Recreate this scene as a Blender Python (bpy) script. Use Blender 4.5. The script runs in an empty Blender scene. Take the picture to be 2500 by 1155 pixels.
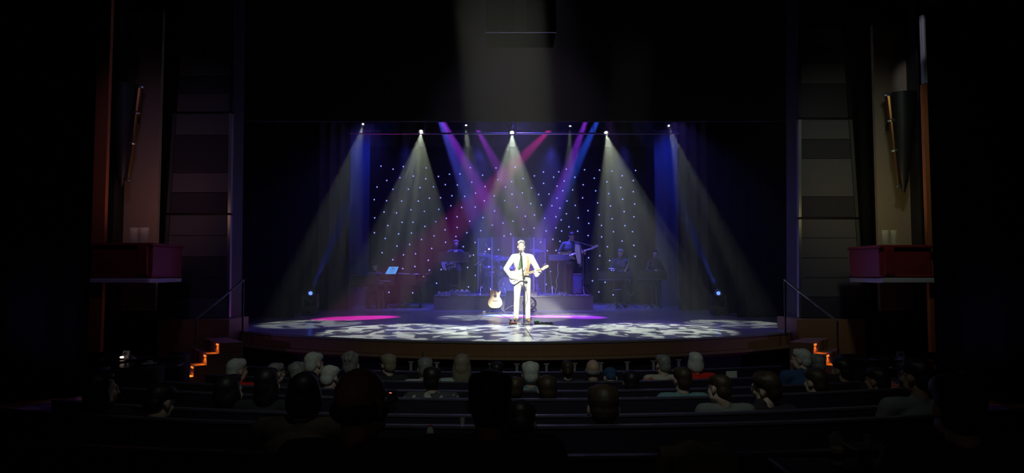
import bpy, math, random
from math import pi, sin, cos, tan, radians as R, sqrt, atan2
from mathutils import Vector, Matrix, noise
S = bpy.context.scene
C = S.collection

# ---------------------------------------------------------------- camera
F = 1650.0                      # focal length in pixels of a 2500 px wide frame
HOR = 664.0                     # pixel row of the horizon
EYE = 1.1                       # eye above the stage floor (z = 0)
PITCH = math.atan((HOR - 577.5) / F)
cam_d = bpy.data.cameras.new('camera')
cam_d.sensor_width = 36.0
cam_d.lens = F / 2500 * 36
cam_d.clip_start = 0.05
cam_d.clip_end = 200
cam = bpy.data.objects.new('camera', cam_d)
C.objects.link(cam)
cam.location = (0, 0, EYE)
cam.rotation_euler = (pi / 2 + PITCH, 0, 0)
S.camera = cam
CX0 = 0.16


def ray(px, py):
    x = (px - 1250) / F
    y = (577.5 - py) / F
    return Vector((x, cos(PITCH) - y * sin(PITCH), sin(PITCH) + y * cos(PITCH)))


def at(px, py, Y):
    "point seen at a pixel of the photo, at depth Y"
    d = ray(px, py)
    return Vector((0, 0, EYE)) + d * (Y / d.y)


def gr(px, py, z=0.0):
    "point seen at a pixel of the photo, lying at height z"
    d = ray(px, py)
    return Vector((0, 0, EYE)) + d * ((z - EYE) / d.z)


# ---------------------------------------------------------------- world, exposure, render look
w = bpy.data.worlds.new('world')
S.world = w
w.use_nodes = True
w.node_tree.nodes['Background'].inputs[0].default_value = (0.4, 0.35, 0.5, 1)
w.node_tree.nodes['Background'].inputs[1].default_value = 0.0006
S.view_settings.view_transform = 'Standard'
S.view_settings.look = 'None'
S.view_settings.gamma = 1
S.view_settings.exposure = 0
S.view_settings.use_curve_mapping = False
S.cycles.use_denoising = True
S.cycles.volume_bounces = 0
S.cycles.max_bounces = 4
S.cycles.diffuse_bounces = 2
S.cycles.glossy_bounces = 2
S.cycles.transmission_bounces = 4
S.cycles.transparent_max_bounces = 8
S.cycles.sample_clamp_indirect = 3
S.cycles.use_light_tree = True
S.cycles.adaptive_threshold = 0.02


# ---------------------------------------------------------------- lamps of the place, and added fill lights
def aim(o, target):
    o.rotation_euler = (Vector(target) - o.location).to_track_quat('-Z', 'Y').to_euler()


def spot(name, loc, target, color, watts, angle, blend=0.3, radius=0.03, gobo=None, seed=0, diff=1.0, spec=1.0):
    d = bpy.data.lights.new(name, 'SPOT')
    d.color = color
    d.energy = watts
    d.spot_size = R(angle)
    d.spot_blend = blend
    d.shadow_soft_size = radius
    d.use_shadow = True
    o = bpy.data.objects.new(name, d)
    C.objects.link(o)
    o.location = loc
    aim(o, target)
    if gobo:
        # patterned metal disc in the lamp: leaf-like breakup across the cone
        d.use_nodes = True
        nt = d.node_tree
        em = nt.nodes['Emission']
        tc = nt.nodes.new('ShaderNodeTexCoord')
        sep = nt.nodes.new('ShaderNodeSeparateXYZ')
        nt.links.new(tc.outputs['Normal'], sep.inputs[0])
        dx = nt.nodes.new('ShaderNodeMath'); dx.operation = 'DIVIDE'
        dy = nt.nodes.new('ShaderNodeMath'); dy.operation = 'DIVIDE'
        nt.links.new(sep.outputs[0], dx.inputs[0]); nt.links.new(sep.outputs[2], dx.inputs[1])
        nt.links.new(sep.outputs[1], dy.inputs[0]); nt.links.new(sep.outputs[2], dy.inputs[1])
        comb = nt.nodes.new('ShaderNodeCombineXYZ')
        nt.links.new(dx.outputs[0], comb.inputs[0]); nt.links.new(dy.outputs[0], comb.inputs[1])
        comb.inputs[2].default_value = seed * 3.7
        vo = nt.nodes.new('ShaderNodeTexNoise')
        vo.inputs['Scale'].default_value = gobo[0]
        vo.inputs['Detail'].default_value = 1.0
        vo.inputs['Distortion'].default_value = 0.6
        nt.links.new(comb.outputs[0], vo.inputs['Vector'])
        mr = nt.nodes.new('ShaderNodeMapRange')
        mr.inputs['From Min'].default_value = gobo[1] - gobo[2]
        mr.inputs['From Max'].default_value = gobo[1] + gobo[2]
        mr.inputs['To Min'].default_value = gobo[3]
        mr.inputs['To Max'].default_value = 1.0
        nt.links.new(vo.outputs['Fac'], mr.inputs['Value'])
        nt.links.new(mr.outputs['Result'], em.inputs['Strength'])
    return o


WHITE = (0.86, 1.0, 0.76)
GOBO = (18.0, 0.48, 0.014, 0.08)
# three bright front fixtures on the visible pipe, aimed downstage
TR = 16.2      # depth of the front pipe
BK = 18.3      # depth of the rear pipe
HAZE1, HAZE2 = .0135, .012
lamp_px = [((1028, 322), (985, 805), TR, 3300, 31), ((1250, 325), (1255, 806), TR, 5400, 31), ((1480, 325), (1585, 802), TR, 4000, 31)]
lamp_pos = []
for i, (s, t, Y, W, ang) in enumerate(lamp_px):
    p = at(*s, Y); lamp_pos.append(p)
    spot('front_spot', p + (gr(*t) - p).normalized() * .03, gr(*t), WHITE, W, ang, 0.3, 0.02, GOBO, i + 1)
back_px = [((886, 304), (765, 789), BK, 1600, 20), ((1138, 307), (1165, 775), BK, 2000, 22), ((1392, 309), (1380, 770), BK, 1500, 18), ((1633, 308), (1785, 789), BK, 1700, 19)]
back_pos = []
for i, (s, t, Y, W, ang) in enumerate(back_px):
    p = at(*s, Y); back_pos.append(p)
    spot('rear_spot', p + (gr(*t) - p).normalized() * .03, gr(*t), WHITE, W, ang, 0.3, 0.02, GOBO, i + 5)
# follow spots from the back of the hall
fs = spot('follow_spot', (-0.52, 0.0, 7.2), (0.25, 15.0, 0.92), (1.0, 1.0, 0.84), 25000, 7.9, 0.35, 0.03)
fs2 = spot('follow_spot', (.4, 0.0, 8.0), gr(1510, 803), (1.0, 1.0, 0.86), 5000, 3.6, 0.5, 0.03)


spot('added_front_fill', (.4, 10.2, 7.6), (.55, 19.5, .2), (.86, 1.0, .66), 1500, 17, 1.0, .05)  # added fill that brightens the riser front, no fixture behind it
spot('added_front_fill', (0.2, 10.2, 7.6), (0.2, 20.3, 1.1), (.9, .7, 1.0), 420, 46, .8, .05)  # added wide fill that lifts the musicians' faces


# coloured moving-head beams hung above the header, crossing over the stage
def beam(s, Y, t, color, watts, ang, up=0.8, blend=0.5):
    a = at(*s, Y); b = Vector(t)
    d = (a - b).normalized()
    return spot('beam_light', a + d * up, b, color, watts, ang, blend, 0.03)


beam((1076, 300), 17.0, gr(1250, 770), (0.10, 0.10, 1.0), 48000, 9)
beam((1085, 305), 16.8, at(1225, 560, 16.8), (0.36, 0.05, 1.0), 50000, 9)
beam((1455, 303), 17.0, gr(1230, 770), (0.03, 0.10, 1.0), 48000, 9)
beam((1425, 310), 16.8, at(1320, 600, 16.8), (0.34, 0.04, 1.0), 38000, 9)
beam((1335, 325), 20.2, gr(880, 776), (1.0, 0.02, 0.55), 16000, 10)
beam((1170, 325), 20.2, gr(1415, 774), (0.45, 0.04, 1.0), 17000, 9)
spot('blue_pool', (-.6, 15.9, 5.2), gr(1090, 803), (.25, .2, 1.0), 400, 24, .6, .05)
spot('blue_pool', (2.2, 15.9, 5.2), gr(1580, 790), (.35, .15, 1.0), 400, 22, .6, .05)
# blue wash over the rear of the stage
for x, W in ((-3.2, 700), (-1.0, 1600), (1.2, 1900), (3.4, 700)):
    spot('blue_wash', (x, 19.95, 5.0), (x * 0.8, 21.2, 0), (0.09, 0.08, 1.0), W, 62, 1.0, 0.1)
for sx in (-1, 1):
    spot('side_wash', (CX0 + sx * 5.0, 20.4, 6.5), (CX0 + sx * 4.75, 21.5, 3.2), (0.0, 0.05, 1.0), 260, 60, 1.0, 0.1)
for x in (-3.4, 0.2, 3.8):
    spot('floor_wash', (x, 15.75, 4.75), (x, 12.2, 0), (0.16, 0.10, 1.0), 190, 78, .9, .1)
spot('floor_wash', (0.2, 17.0, 7.0), (0.2, 17.4, 0), (0.10, 0.08, 1.0), 900, 90, .9, .1)
spot('added_panel_spot', (5.6, 8.9, 6.3), (6.8, 11.0, 5.0), (.9, .9, 1.0), 60, 15, .6, .05)  # added unseen spot that brightens the pale panel at upper right
spot('added_near_fill', (-.4, -1.8, 2.9), (0.1, 3.4, .5), (1.0, .75, .66), 4, 70, 1.0, .1)  # added warm fill on the nearest backs, no real lamp there
# dim unseen lights added to brighten front rows, pylons, boxes and side walls
spot('added_row_fill', (0.0, 1.2, 6.8), (0.1, 7.0, 0.0), (.82, .95, .80), 270, 56, 1.0, .3)
spot('added_pylon_spot', (5.2, 8.6, 4.6), (5.8, 12.6, 1.9), (.85, 1.0, .85), 55, 84, 1.0, .2)
spot('added_pylon_spot', (-5.0, 8.6, 4.6), (-5.8, 12.6, 1.9), (.55, .42, 1.0), 26, 84, 1.0, .2)
spot('added_box_spot', (-7.3, 9.2, .2), (-6.4, 11.2, 1.0), (.45, .25, 1.0), 26, 120, 1.0, .1)
spot('added_box_spot', (7.3, 9.2, .2), (6.4, 11.2, 1.0), (.45, .25, 1.0), 26, 120, 1.0, .1)
spot('wall_light', (-5.7, 10.9, 2.2), (-6.9, 12.6, 2.6), (1.0, .45, .4), 8, 130, 1.0, .1)
spot('wall_light', (5.7, 10.9, 2.2), (6.9, 12.6, 2.6), (1.0, .8, .35), 9, 130, 1.0, .1)


# ---------------------------------------------------------------- mesh helpers
class MB:
    "collects simple closed solids and links them as one mesh"

    def __init__(s):
        s.v = []; s.f = []

    def add(s, vs, fs):
        n = len(s.v)
        s.v += [Vector(p) for p in vs]
        s.f += [tuple(i + n for i in q) for q in fs]
        return s

    def box(s, c, d, rot=None, taper=1.0):
        c = Vector(c); hx, hy, hz = d[0] / 2, d[1] / 2, d[2] / 2
        vs = []
        for z in (-1, 1):
            k = taper if z > 0 else 1.0
            for x, y in ((-1, -1), (1, -1), (1, 1), (-1, 1)):
                p = Vector((x * hx * k, y * hy * k, z * hz))
                vs.append(c + (rot @ p if rot else p))
        return s.add(vs, [(3, 2, 1, 0), (4, 5, 6, 7), (0, 1, 5, 4), (1, 2, 6, 5), (2, 3, 7, 6), (3, 0, 4, 7)])

    def rbox(s, c, d, r=0.01, rot=None):
        "box with chamfered vertical and horizontal edges"
        c = Vector(c); hx, hy, hz = d[0] / 2, d[1] / 2, d[2] / 2
        r = min(r, hx * .9, hy * .9, hz * .9)
        rings = []
        for z, q in ((-hz, r), (-hz + r, 0), (hz - r, 0), (hz, r)):
            ax, ay = hx - q, hy - q
            k = r * .8
            pts = [(-ax + k, -ay), (ax - k, -ay), (ax, -ay + k), (ax, ay - k), (ax - k, ay), (-ax + k, ay), (-ax, ay - k), (-ax, -ay + k)]
            rings.append([c + ((rot @ Vector((x, y, z))) if rot else Vector((x, y, z))) for x, y in pts])
        return s.rings(rings)

    def rings(s, rings, cap=True, closed=False):
        n = len(rings[0]); vs = [p for r in rings for p in r]; fs = []
        m = len(rings)
        for i in range(m if closed else m - 1):
            for j in range(n):
                a = i * n + j; b = i * n + (j + 1) % n
                c = ((i + 1) % m) * n + (j + 1) % n; d = ((i + 1) % m) * n + j
                fs.append((a, b, c, d))
        if cap and not closed:
            fs.append(tuple(range(n - 1, -1, -1)))
            fs.append(tuple((m - 1) * n + j for j in range(n)))
        return s.add(vs, fs)

    def tube(s, pts, r, n=8, closed=False):
        pts = [Vector(p) for p in pts]; rings = []
        m = len(pts); up = None
        for i, p in enumerate(pts):
            a = pts[(i - 1) % m] if (closed or i > 0) else pts[0]
            b = pts[(i + 1) % m] if (closed or i < m - 1) else pts[-1]
            t = (b - a)
            t = t.normalized() if t.length > 1e-9 else Vector((0, 0, 1))
            if up is None:
                up = Vector((0, 0, 1)) if abs(t.z) < .9 else Vector((1, 0, 0))
            x = t.cross(up).normalized(); y = x.cross(t).normalized(); up = y
            rr = r[i] if isinstance(r, (list, tuple)) else r
            rings.append([p + x * (cos(2 * pi * j / n) * rr) + y * (sin(2 * pi * j / n) * rr) for j in range(n)])
        return s.rings(rings, True, closed)

    def lathe(s, prof, c=(0, 0, 0), axis=(0, 0, 1), n=20):
        c = Vector(c); q = Vector((0, 0, 1)).rotation_difference(Vector(axis).normalized())
        rings = []
        for r, z in prof:
            r = max(r, .0004)
            rings.append([c + q @ Vector((r * cos(2 * pi * j / n), r * sin(2 * pi * j / n), z)) for j in range(n)])
        return s.rings(rings)

    def hoop(s, prof, c=(0, 0, 0), axis=(0, 0, 1), n=24):
        "open ring: closed profile swept round an axis"
        c = Vector(c); q = Vector((0, 0, 1)).rotation_difference(Vector(axis).normalized()); vs = []; fs = []
        m = len(prof)
        for j in range(n):
            for r, z in prof: vs.append(c + q @ Vector((r * cos(2 * pi * j / n), r * sin(2 * pi * j / n), z)))
        for j in range(n):
            for i in range(m):
                fs.append((j * m + i, ((j + 1) % n) * m + i, ((j + 1) % n) * m + (i + 1) % m, j * m + (i + 1) % m))
        return s.add(vs, fs)

    def ell(s, c, r, rot=None, n=14, m=9):
        c = Vector(c); vs = []; fs = []
        rings = []
        for i in range(m + 1):
            t = -pi / 2 + pi * i / m
            k = max(cos(t), .02)
            ring = []
            for j in range(n):
                p = Vector((r[0] * k * cos(2 * pi * j / n), r[1] * k * sin(2 * pi * j / n), r[2] * sin(t)))
                ring.append(c + (rot @ p if rot else p))
            rings.append(ring)
        return s.rings(rings)

    def cap(s, a, ra, b, rb, n=12):
        "tapered capsule"
        a = Vector(a); b = Vector(b)
        d = (b - a); L = max(d.length, 1e-6); t = d / L
        up = Vector((0, 0, 1)) if abs(t.z) < .9 else Vector((0, 1, 0))
        x = t.cross(up).normalized(); y = x.cross(t).normalized()
        rings = []
        for k in (-85, -60, -30, 0):
            rr, zz = ra * cos(R(k)), ra * sin(R(k))
            rings.append([a + t * zz + x * (rr * cos(2 * pi * j / n)) + y * (rr * sin(2 * pi * j / n)) for j in range(n)])
        for k in (0, 30, 60, 85):
            rr, zz = rb * cos(R(k)), rb * sin(R(k))
            rings.append([b + t * zz + x * (rr * cos(2 * pi * j / n)) + y * (rr * sin(2 * pi * j / n)) for j in range(n)])
        return s.rings(rings)

    def prism(s, out, h0, h1, M=None, bev=0.0):
        "outline in local x,y extruded along local z from h0 to h1 (M: 4x4 to place it)"
        M = M or Matrix.Identity(4)
        if bev:
            cx = sum(p[0] for p in out) / len(out); cy = sum(p[1] for p in out) / len(out)
            def ins(k):
                r = []
                for x, y in out:
                    d = Vector((cx - x, cy - y)); L = d.length
                    d = d / L * min(k, L * .5)
                    r.append((x + d.x, y + d.y))
                return r
            sg = 1 if h1 > h0 else -1
            lv = [(ins(bev), h0), (out, h0 + sg * bev), (out, h1 - sg * bev), (ins(bev), h1)]
        else:
            lv = [(out, h0), (out, h1)]
        return s.rings([[M @ Vector((x, y, h)) for x, y in o] for o, h in lv])

    def sheet(s, grid, th, nrm=None):
        "grid of points (rows) given thickness th"
        rows = len(grid); cols = len(grid[0])
        top = []; bot = []
        for i in range(rows):
            for j in range(cols):
                p = Vector(grid[i][j])
                if nrm is None:
                    a = Vector(grid[min(i + 1, rows - 1)][j]) - Vector(grid[max(i - 1, 0)][j])
                    b = Vector(grid[i][min(j + 1, cols - 1)]) - Vector(grid[i][max(j - 1, 0)])
                    q = a.cross(b)
                    q = q.normalized() if q.length > 1e-12 else Vector((0, 0, 1))
                else:
                    q = Vector(nrm)
                top.append(p + q * th / 2); bot.append(p - q * th / 2)
        N = rows * cols; fs = []
        I = lambda i, j: i * cols + j
        for i in range(rows - 1):
            for j in range(cols - 1):
                fs.append((I(i, j), I(i + 1, j), I(i + 1, j + 1), I(i, j + 1)))
                fs.append((N + I(i, j), N + I(i, j + 1), N + I(i + 1, j + 1), N + I(i + 1, j)))
        edge = [(0, j) for j in range(cols)] + [(i, cols - 1) for i in range(1, rows)] + [(rows - 1, j) for j in range(cols - 2, -1, -1)] + [(i, 0) for i in range(rows - 2, 0, -1)]
        for k in range(len(edge)):
            a = I(*edge[k]); b = I(*edge[(k + 1) % len(edge)])
            fs.append((a, b, N + b, N + a))
        return s.add(top + bot, fs)

    def mesh(s, name):
        me = bpy.data.meshes.new(name)
        me.from_pydata([tuple(v) for v in s.v], [], s.f)
        me.validate()
        return me

    def build(s, name, m, parent=None, smooth=False, loc=None):
        me = s.mesh(name)
        bm_fix(me)
        return link(name, me, m, parent, smooth, loc)


import bmesh


def bm_fix(me):
    b = bmesh.new(); b.from_mesh(me)
    bmesh.ops.recalc_face_normals(b, faces=b.faces)
    b.to_mesh(me); b.free()


def link(name, me, m, parent=None, smooth=False, loc=None):
    o = bpy.data.objects.new(name, me)
    C.objects.link(o)
    if m: me.materials.append(m)
    if parent: o.parent = parent
    if loc: o.location = loc
    if smooth:
        me.polygons.foreach_set('use_smooth', [True] * len(me.polygons))
        if smooth != 'all':
            me.set_sharp_from_angle(angle=R(40))
    return o


def thing(name, label, cat, loc=(0, 0, 0), rotz=0, group=None):
    o = bpy.data.objects.new(name, None)
    o.empty_display_size = .1
    C.objects.link(o); o.location = loc; o.rotation_euler = (0, 0, rotz)
    return tag(o, label, cat, group)


def tag(o, label, cat, group=None):
    o['label'] = label; o['category'] = cat
    if group: o['group'] = group
    return o


def struct(o):
    o['kind'] = 'structure'
    return o


def dup(root, loc, rotz, label, group=None, scale=1.0):
    r = root.copy(); C.objects.link(r); r.location = loc; r.rotation_euler = (0, 0, rotz)
    r.scale = (scale,) * 3
    r['label'] = label
    if group: r['group'] = group
    for ch in list(root.children):
        c = ch.copy(); C.objects.link(c); c.parent = r
        for g in ch.children:
            d = g.copy(); C.objects.link(d); d.parent = c
    return r


# ---------------------------------------------------------------- materials
def mat(name, col, rough=.6, metal=0.0, spec=.5, emit=None, es=1.0, noise_=None, sheen=0.0):
    m = bpy.data.materials.new(name); m.use_nodes = True
    nt = m.node_tree; b = nt.nodes['Principled BSDF']
    b.inputs['Base Color'].default_value = (*col, 1)
    b.inputs['Roughness'].default_value = rough
    b.inputs['Metallic'].default_value = metal
    b.inputs['Specular IOR Level'].default_value = spec
    if emit:
        b.inputs['Emission Color'].default_value = (*emit, 1)
        b.inputs['Emission Strength'].default_value = es
    if noise_:
        sc, col2, lo, hi = noise_
        tc = nt.nodes.new('ShaderNodeTexCoord')
        n = nt.nodes.new('ShaderNodeTexNoise'); n.inputs['Scale'].default_value = sc; n.inputs['Detail'].default_value = 3
        mp = nt.nodes.new('ShaderNodeMapRange'); mp.inputs['From Min'].default_value = lo; mp.inputs['From Max'].default_value = hi
        mx = nt.nodes.new('ShaderNodeMix'); mx.data_type = 'RGBA'
        mx.inputs['A'].default_value = (*col, 1); mx.inputs['B'].default_value = (*col2, 1)
        nt.links.new(tc.outputs['Object'], n.inputs['Vector'])
        nt.links.new(n.outputs['Fac'], mp.inputs['Value'])
        nt.links.new(mp.outputs['Result'], mx.inputs['Factor'])
        nt.links.new(mx.outputs['Result'], b.inputs['Base Color'])
    return m


def wood(name, a, b_, scale=(1, 1, 14), rough=.45):
    m = mat(name, a, rough); nt = m.node_tree; b = nt.nodes['Principled BSDF']
    tc = nt.nodes.new('ShaderNodeTexCoord'); mp = nt.nodes.new('ShaderNodeMapping'); mp.inputs['Scale'].default_value = scale
    n = nt.nodes.new('ShaderNodeTexNoise'); n.inputs['Scale'].default_value = 2.5; n.inputs['Detail'].default_value = 5; n.inputs['Distortion'].default_value = .6
    mx = nt.nodes.new('ShaderNodeMix'); mx.data_type = 'RGBA'
    mx.inputs['A'].default_value = (*a, 1); mx.inputs['B'].default_value = (*b_, 1)
    nt.links.new(tc.outputs['Object'], mp.inputs[0]); nt.links.new(mp.outputs[0], n.inputs['Vector'])
    nt.links.new(n.outputs['Fac'], mx.inputs['Factor']); nt.links.new(mx.outputs['Result'], b.inputs['Base Color'])
    return m


M = {}
M['black'] = mat('black_cloth', (.012, .012, .014), .95, spec=.1)
M['velvet'] = mat('black_velvet', (.0025, .0025, .003), 1.0, spec=0.0)
M['blackpaint'] = mat('black_paint', (.015, .015, .017), .5)
M['blackgloss'] = mat('black_lacquer', (.012, .010, .012), .12)
M['deck'] = mat('stage_deck', (.42, .41, .44), .20, spec=.5, noise_=(1.2, (.35, .34, .37), .3, .7))
M['riser'] = mat('riser_panel', (.16, .16, .17), .7)
M['risertop'] = mat('riser_carpet', (.09, .09, .13), .9, noise_=(14, (.05, .05, .08), .35, .65))
M['wood'] = wood('mahogany_veneer', (.36, .18, .085), (.46, .25, .13), (8, .5, .5))
M['lipwood'] = wood('polished_ledge', (.42, .24, .14), (.52, .32, .2), (8, .5, .5), .3)
M['redwood'] = wood('red_mahogany', (.25, .02, .03), (.35, .04, .04), (6, .6, .6), .3)
M['chrome'] = mat('chrome', (.7, .7, .72), .18, 1.0)
M['steel'] = mat('brushed_steel', (.45, .45, .48), .35, 1.0)
M['darkmetal'] = mat('dark_metal', (.06, .06, .07), .35, .8)
M['white'] = mat('white_plastic', (.75, .75, .74), .45)
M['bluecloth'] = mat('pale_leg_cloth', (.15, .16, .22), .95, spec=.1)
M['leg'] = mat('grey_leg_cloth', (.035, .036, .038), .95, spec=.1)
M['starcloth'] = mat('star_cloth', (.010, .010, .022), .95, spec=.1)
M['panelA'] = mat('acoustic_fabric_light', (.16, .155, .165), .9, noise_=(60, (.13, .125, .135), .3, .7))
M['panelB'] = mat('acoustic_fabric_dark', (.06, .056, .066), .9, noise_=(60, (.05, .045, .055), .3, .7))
M['strip'] = mat('satin_trim', (.55, .58, .55), .3, .9)
M['beige'] = mat('wall_covering', (.34, .27, .20), .9, noise_=(50, (.30, .24, .18), .3, .7))
M['rustwall'] = mat('rust_wall', (.45, .13, .04), .8)
M['palepanel'] = mat('pale_panel', (.5, .5, .56), .6)
M['bronze'] = mat('bronze', (.45, .20, .07), .3, .9)
M['carpet'] = mat('patterned_carpet', (.05, .03, .10), .95, noise_=(5, (.30, .26, .30), .5, .58))
M['hallfloor'] = mat('hall_carpet', (.02, .015, .03), .95)
M['bench'] = mat('bench_leather', (.03, .025, .05), .45)
M['benchtop'] = mat('bench_top_rail', (.10, .09, .14), .38)
M['skin'] = mat('skin', (.62, .40, .30), .55)
M['skin2'] = mat('pale_skin', (.70, .50, .42), .55)
M['skin_lit'] = mat('spotlit_skin', (.80, .66, .56), .6)  # skin colour paled to look bleached by the follow spot
M['skin3'] = mat('tanned_skin', (.42, .25, .17), .55)
M['eye'] = mat('eye', (.5, .45, .42), .2)
M['hair_black'] = mat('black_hair', (.015, .013, .014), .5)
M['hair_brown'] = mat('brown_hair', (.07, .04, .025), .55, noise_=(40, (.04, .025, .015), .3, .7))
M['hair_grey'] = mat('grey_hair', (.35, .34, .34), .6, noise_=(40, (.18, .17, .17), .3, .7))
M['hair_white'] = mat('white_hair', (.72, .72, .70), .7, noise_=(40, (.52, .52, .5), .3, .7))
M['hair_blond'] = mat('ash_blond_hair', (.36, .30, .22), .6, noise_=(50, (.22, .18, .13), .3, .7))
M['suit'] = mat('white_suit', (.80, .79, .74), .8)
M['tie'] = mat('sage_tie', (.07, .13, .07), .7)
M['strap'] = mat('tan_leather', (.75, .28, .07), .55)
M['shoe_tan'] = mat('tan_shoe', (.35, .2, .08), .4)
M['shoe'] = mat('black_shoe', (.02, .02, .02), .3)
M['shirt_black'] = mat('black_shirt', (.03, .03, .04), .85)
M['shirt_navy'] = mat('navy_shirt', (.05, .06, .13), .85)
M['shirt_grey'] = mat('slate_shirt', (.14, .17, .2), .85)
M['trouser_black'] = mat('black_trousers', (.022, .022, .022), .85)
M['trouser_olive'] = mat('dark_olive_trousers', (.05, .05, .035), .85)
M['brass'] = mat('brass', (.75, .55, .3), .25, 1.0)
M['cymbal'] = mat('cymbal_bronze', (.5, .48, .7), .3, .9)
M['drum'] = mat('drum_shell', (.12, .12, .2), .3)
M['skinhead'] = mat('drum_head', (.55, .55, .6), .5)
M['plexi'] = mat('acrylic_panel', (.75, .8, 1.0), .05)
_b = M['plexi'].node_tree.nodes['Principled BSDF']
_b.inputs['Alpha'].default_value = .10
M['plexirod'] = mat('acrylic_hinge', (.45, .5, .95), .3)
M['spruce'] = wood('spruce_top', (.40, .19, .018), (.48, .25, .025), (14, 1, 1), .3)
M['rosewood'] = mat('rosewood', (.05, .02, .012), .4)
M['maple'] = mat('maple_neck', (.75, .62, .42), .35)
M['cream'] = mat('cream_lacquer', (.82, .80, .70), .2)
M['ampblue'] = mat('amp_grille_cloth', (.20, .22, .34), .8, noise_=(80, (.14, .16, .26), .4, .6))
M['cable'] = mat('cable', (.05, .05, .06), .4)
M['cablelight'] = mat('pale_cable', (.5, .5, .55), .5)
M['paper'] = mat('paper', (.75, .75, .72), .8)
M['cardprint'] = mat('card_print', (.15, .13, .3), .8)
M['plate'] = mat('porcelain', (.8, .8, .75), .2)
M['tabletop'] = mat('dark_table_top', (.05, .02, .02), .15)
M['led'] = mat('star_led', (.1, .1, .3), .5, emit=(.26, .32, 1.0), es=1.5)
M['lampwhite'] = mat('lamp_lens', (.9, .9, .9), .3, emit=(.95, 1.0, .85), es=18)
M['lampwhite2'] = mat('rear_lamp_lens', (.9, .9, .9), .3, emit=(.95, 1.0, .85), es=4)
M['lampblue'] = mat('blue_lamp_lens', (.1, .1, .3), .3, emit=(.10, .20, 1.0), es=2.2)
M['steplamp'] = mat('step_lamp', (.3, .1, .02), .4, emit=(1.0, .26, .03), es=.9)
M['screen'] = mat('tablet_screen', (.1, .2, .3), .3, emit=(.10, .42, .95), es=.75)
M['ledgreen'] = mat('green_pedal_led', (.1, .4, .1), .3, emit=(.15, .9, .3), es=.6)
M['ledred'] = mat('red_phone_light', (.4, .1, .1), .3, emit=(1.0, .3, .2), es=1.2)
M['clipwarm'] = mat('warm_clip_lamp', (.6, .5, .4), .3, emit=(1.0, .75, .65), es=1.6)
M['bottle'] = mat('clear_bottle', (.75, .8, .7), .08)
_b = M['bottle'].node_tree.nodes['Principled BSDF']
_b.inputs['Alpha'].default_value = .2
M['drink'] = mat('pale_drink', (.65, .6, .3), .2)
M['redcap'] = mat('red_cap', (.5, .03, .03), .4)
M['redshirt'] = mat('red_shirt', (.75, .02, .01), .85)
M['tealshirt'] = mat('teal_shirt', (.16, .30, .34), .85)
M['paleshirt'] = mat('pale_green_shirt', (.42, .50, .48), .85)
M['whiteshirt'] = mat('white_shirt', (.55, .55, .52), .85)
M['floral'] = mat('floral_shirt', (.55, .52, .45), .85, noise_=(16, (.45, .12, .14), .52, .6))
M['pattern'] = mat('leaf_print_blouse', (.06, .065, .07), .85, noise_=(13, (.42, .42, .4), .53, .58))
M['blueprint'] = mat('blue_print_shirt', (.22, .32, .38), .85, noise_=(20, (.10, .18, .26), .48, .56))
M['darkcoat'] = mat('dark_coat', (.025, .025, .03), .9)
M['plaid'] = mat('brown_check_shirt', (.16, .12, .10), .9, noise_=(9, (.09, .07, .06), .4, .6))
M['bluecoat'] = mat('blue_jacket', (.03, .08, .22), .9)
M['nearcoat'] = mat('charcoal_shirt', (.09, .09, .095), .9)
M['barrier'] = mat('pale_barrier_post', (.48, .47, .50), .35)
M['greycoat'] = mat('grey_jacket', (.20, .21, .22), .9)


# ---------------------------------------------------------------- organic solids
def blob(prims, voxel=.008, smooth=2, name='body'):
    "merges overlapping solids into one continuous skin"
    b = MB()
    for p in prims:
        if p[0] == 'e': b.ell(p[1], p[2], p[3] if len(p) > 3 else None)
        elif p[0] == 'c': b.cap(p[1], p[2], p[3], p[4])
        elif p[0] == 'b': b.box(p[1], p[2], p[3] if len(p) > 3 else None)
    me = b.mesh('tmp')
    bm_fix(me)
    o = bpy.data.objects.new('tmp', me); C.objects.link(o)
    r = o.modifiers.new('r', 'REMESH'); r.mode = 'VOXEL'; r.voxel_size = voxel; r.use_smooth_shade = True
    if smooth:
        sm = o.modifiers.new('s', 'SMOOTH'); sm.factor = .5; sm.iterations = smooth
    dg = bpy.context.evaluated_depsgraph_get()
    out = bpy.data.meshes.new_from_object(o.evaluated_get(dg))
    out.name = name
    bpy.data.objects.remove(o); bpy.data.meshes.remove(me)
    return out


def head_prims(Mh, s=1.0, beard=False):
    "face looks along local -Y; Mh places the head"
    q = Mh.to_quaternion().to_matrix()
    T = lambda x, y, z: Mh @ Vector((x * s, y * s, z * s))
    e = lambda c, r: ('e', T(*c), tuple(k * s for k in r), q)
    P = [e((0, .012, .032), (.076, .096, .088)), e((0, -.03, -.03), (.060, .066, .082)),
         e((0, -.072, -.093), (.024, .020, .020)),
         e((0, -.088, .026), (.046, .014, .010)),
         ('c', T(0, -.096, .012), .009 * s, T(0, -.116, -.026), .013 * s),
         e((0, -.094, -.058), (.024, .011, .005)), e((0, -.090, -.069), (.020, .010, .006)),
         e((-.036, -.066, -.022), (.024, .022, .024)), e((.036, -.066, -.022), (.024, .022, .024)),
         e((-.05, -.02, -.06), (.016, .04, .03)), e((.05, -.02, -.06), (.016, .04, .03)),
         e((-.079, .012, -.006), (.010, .020, .032)), e((.079, .012, -.006), (.010, .020, .032))]
    return P


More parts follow.
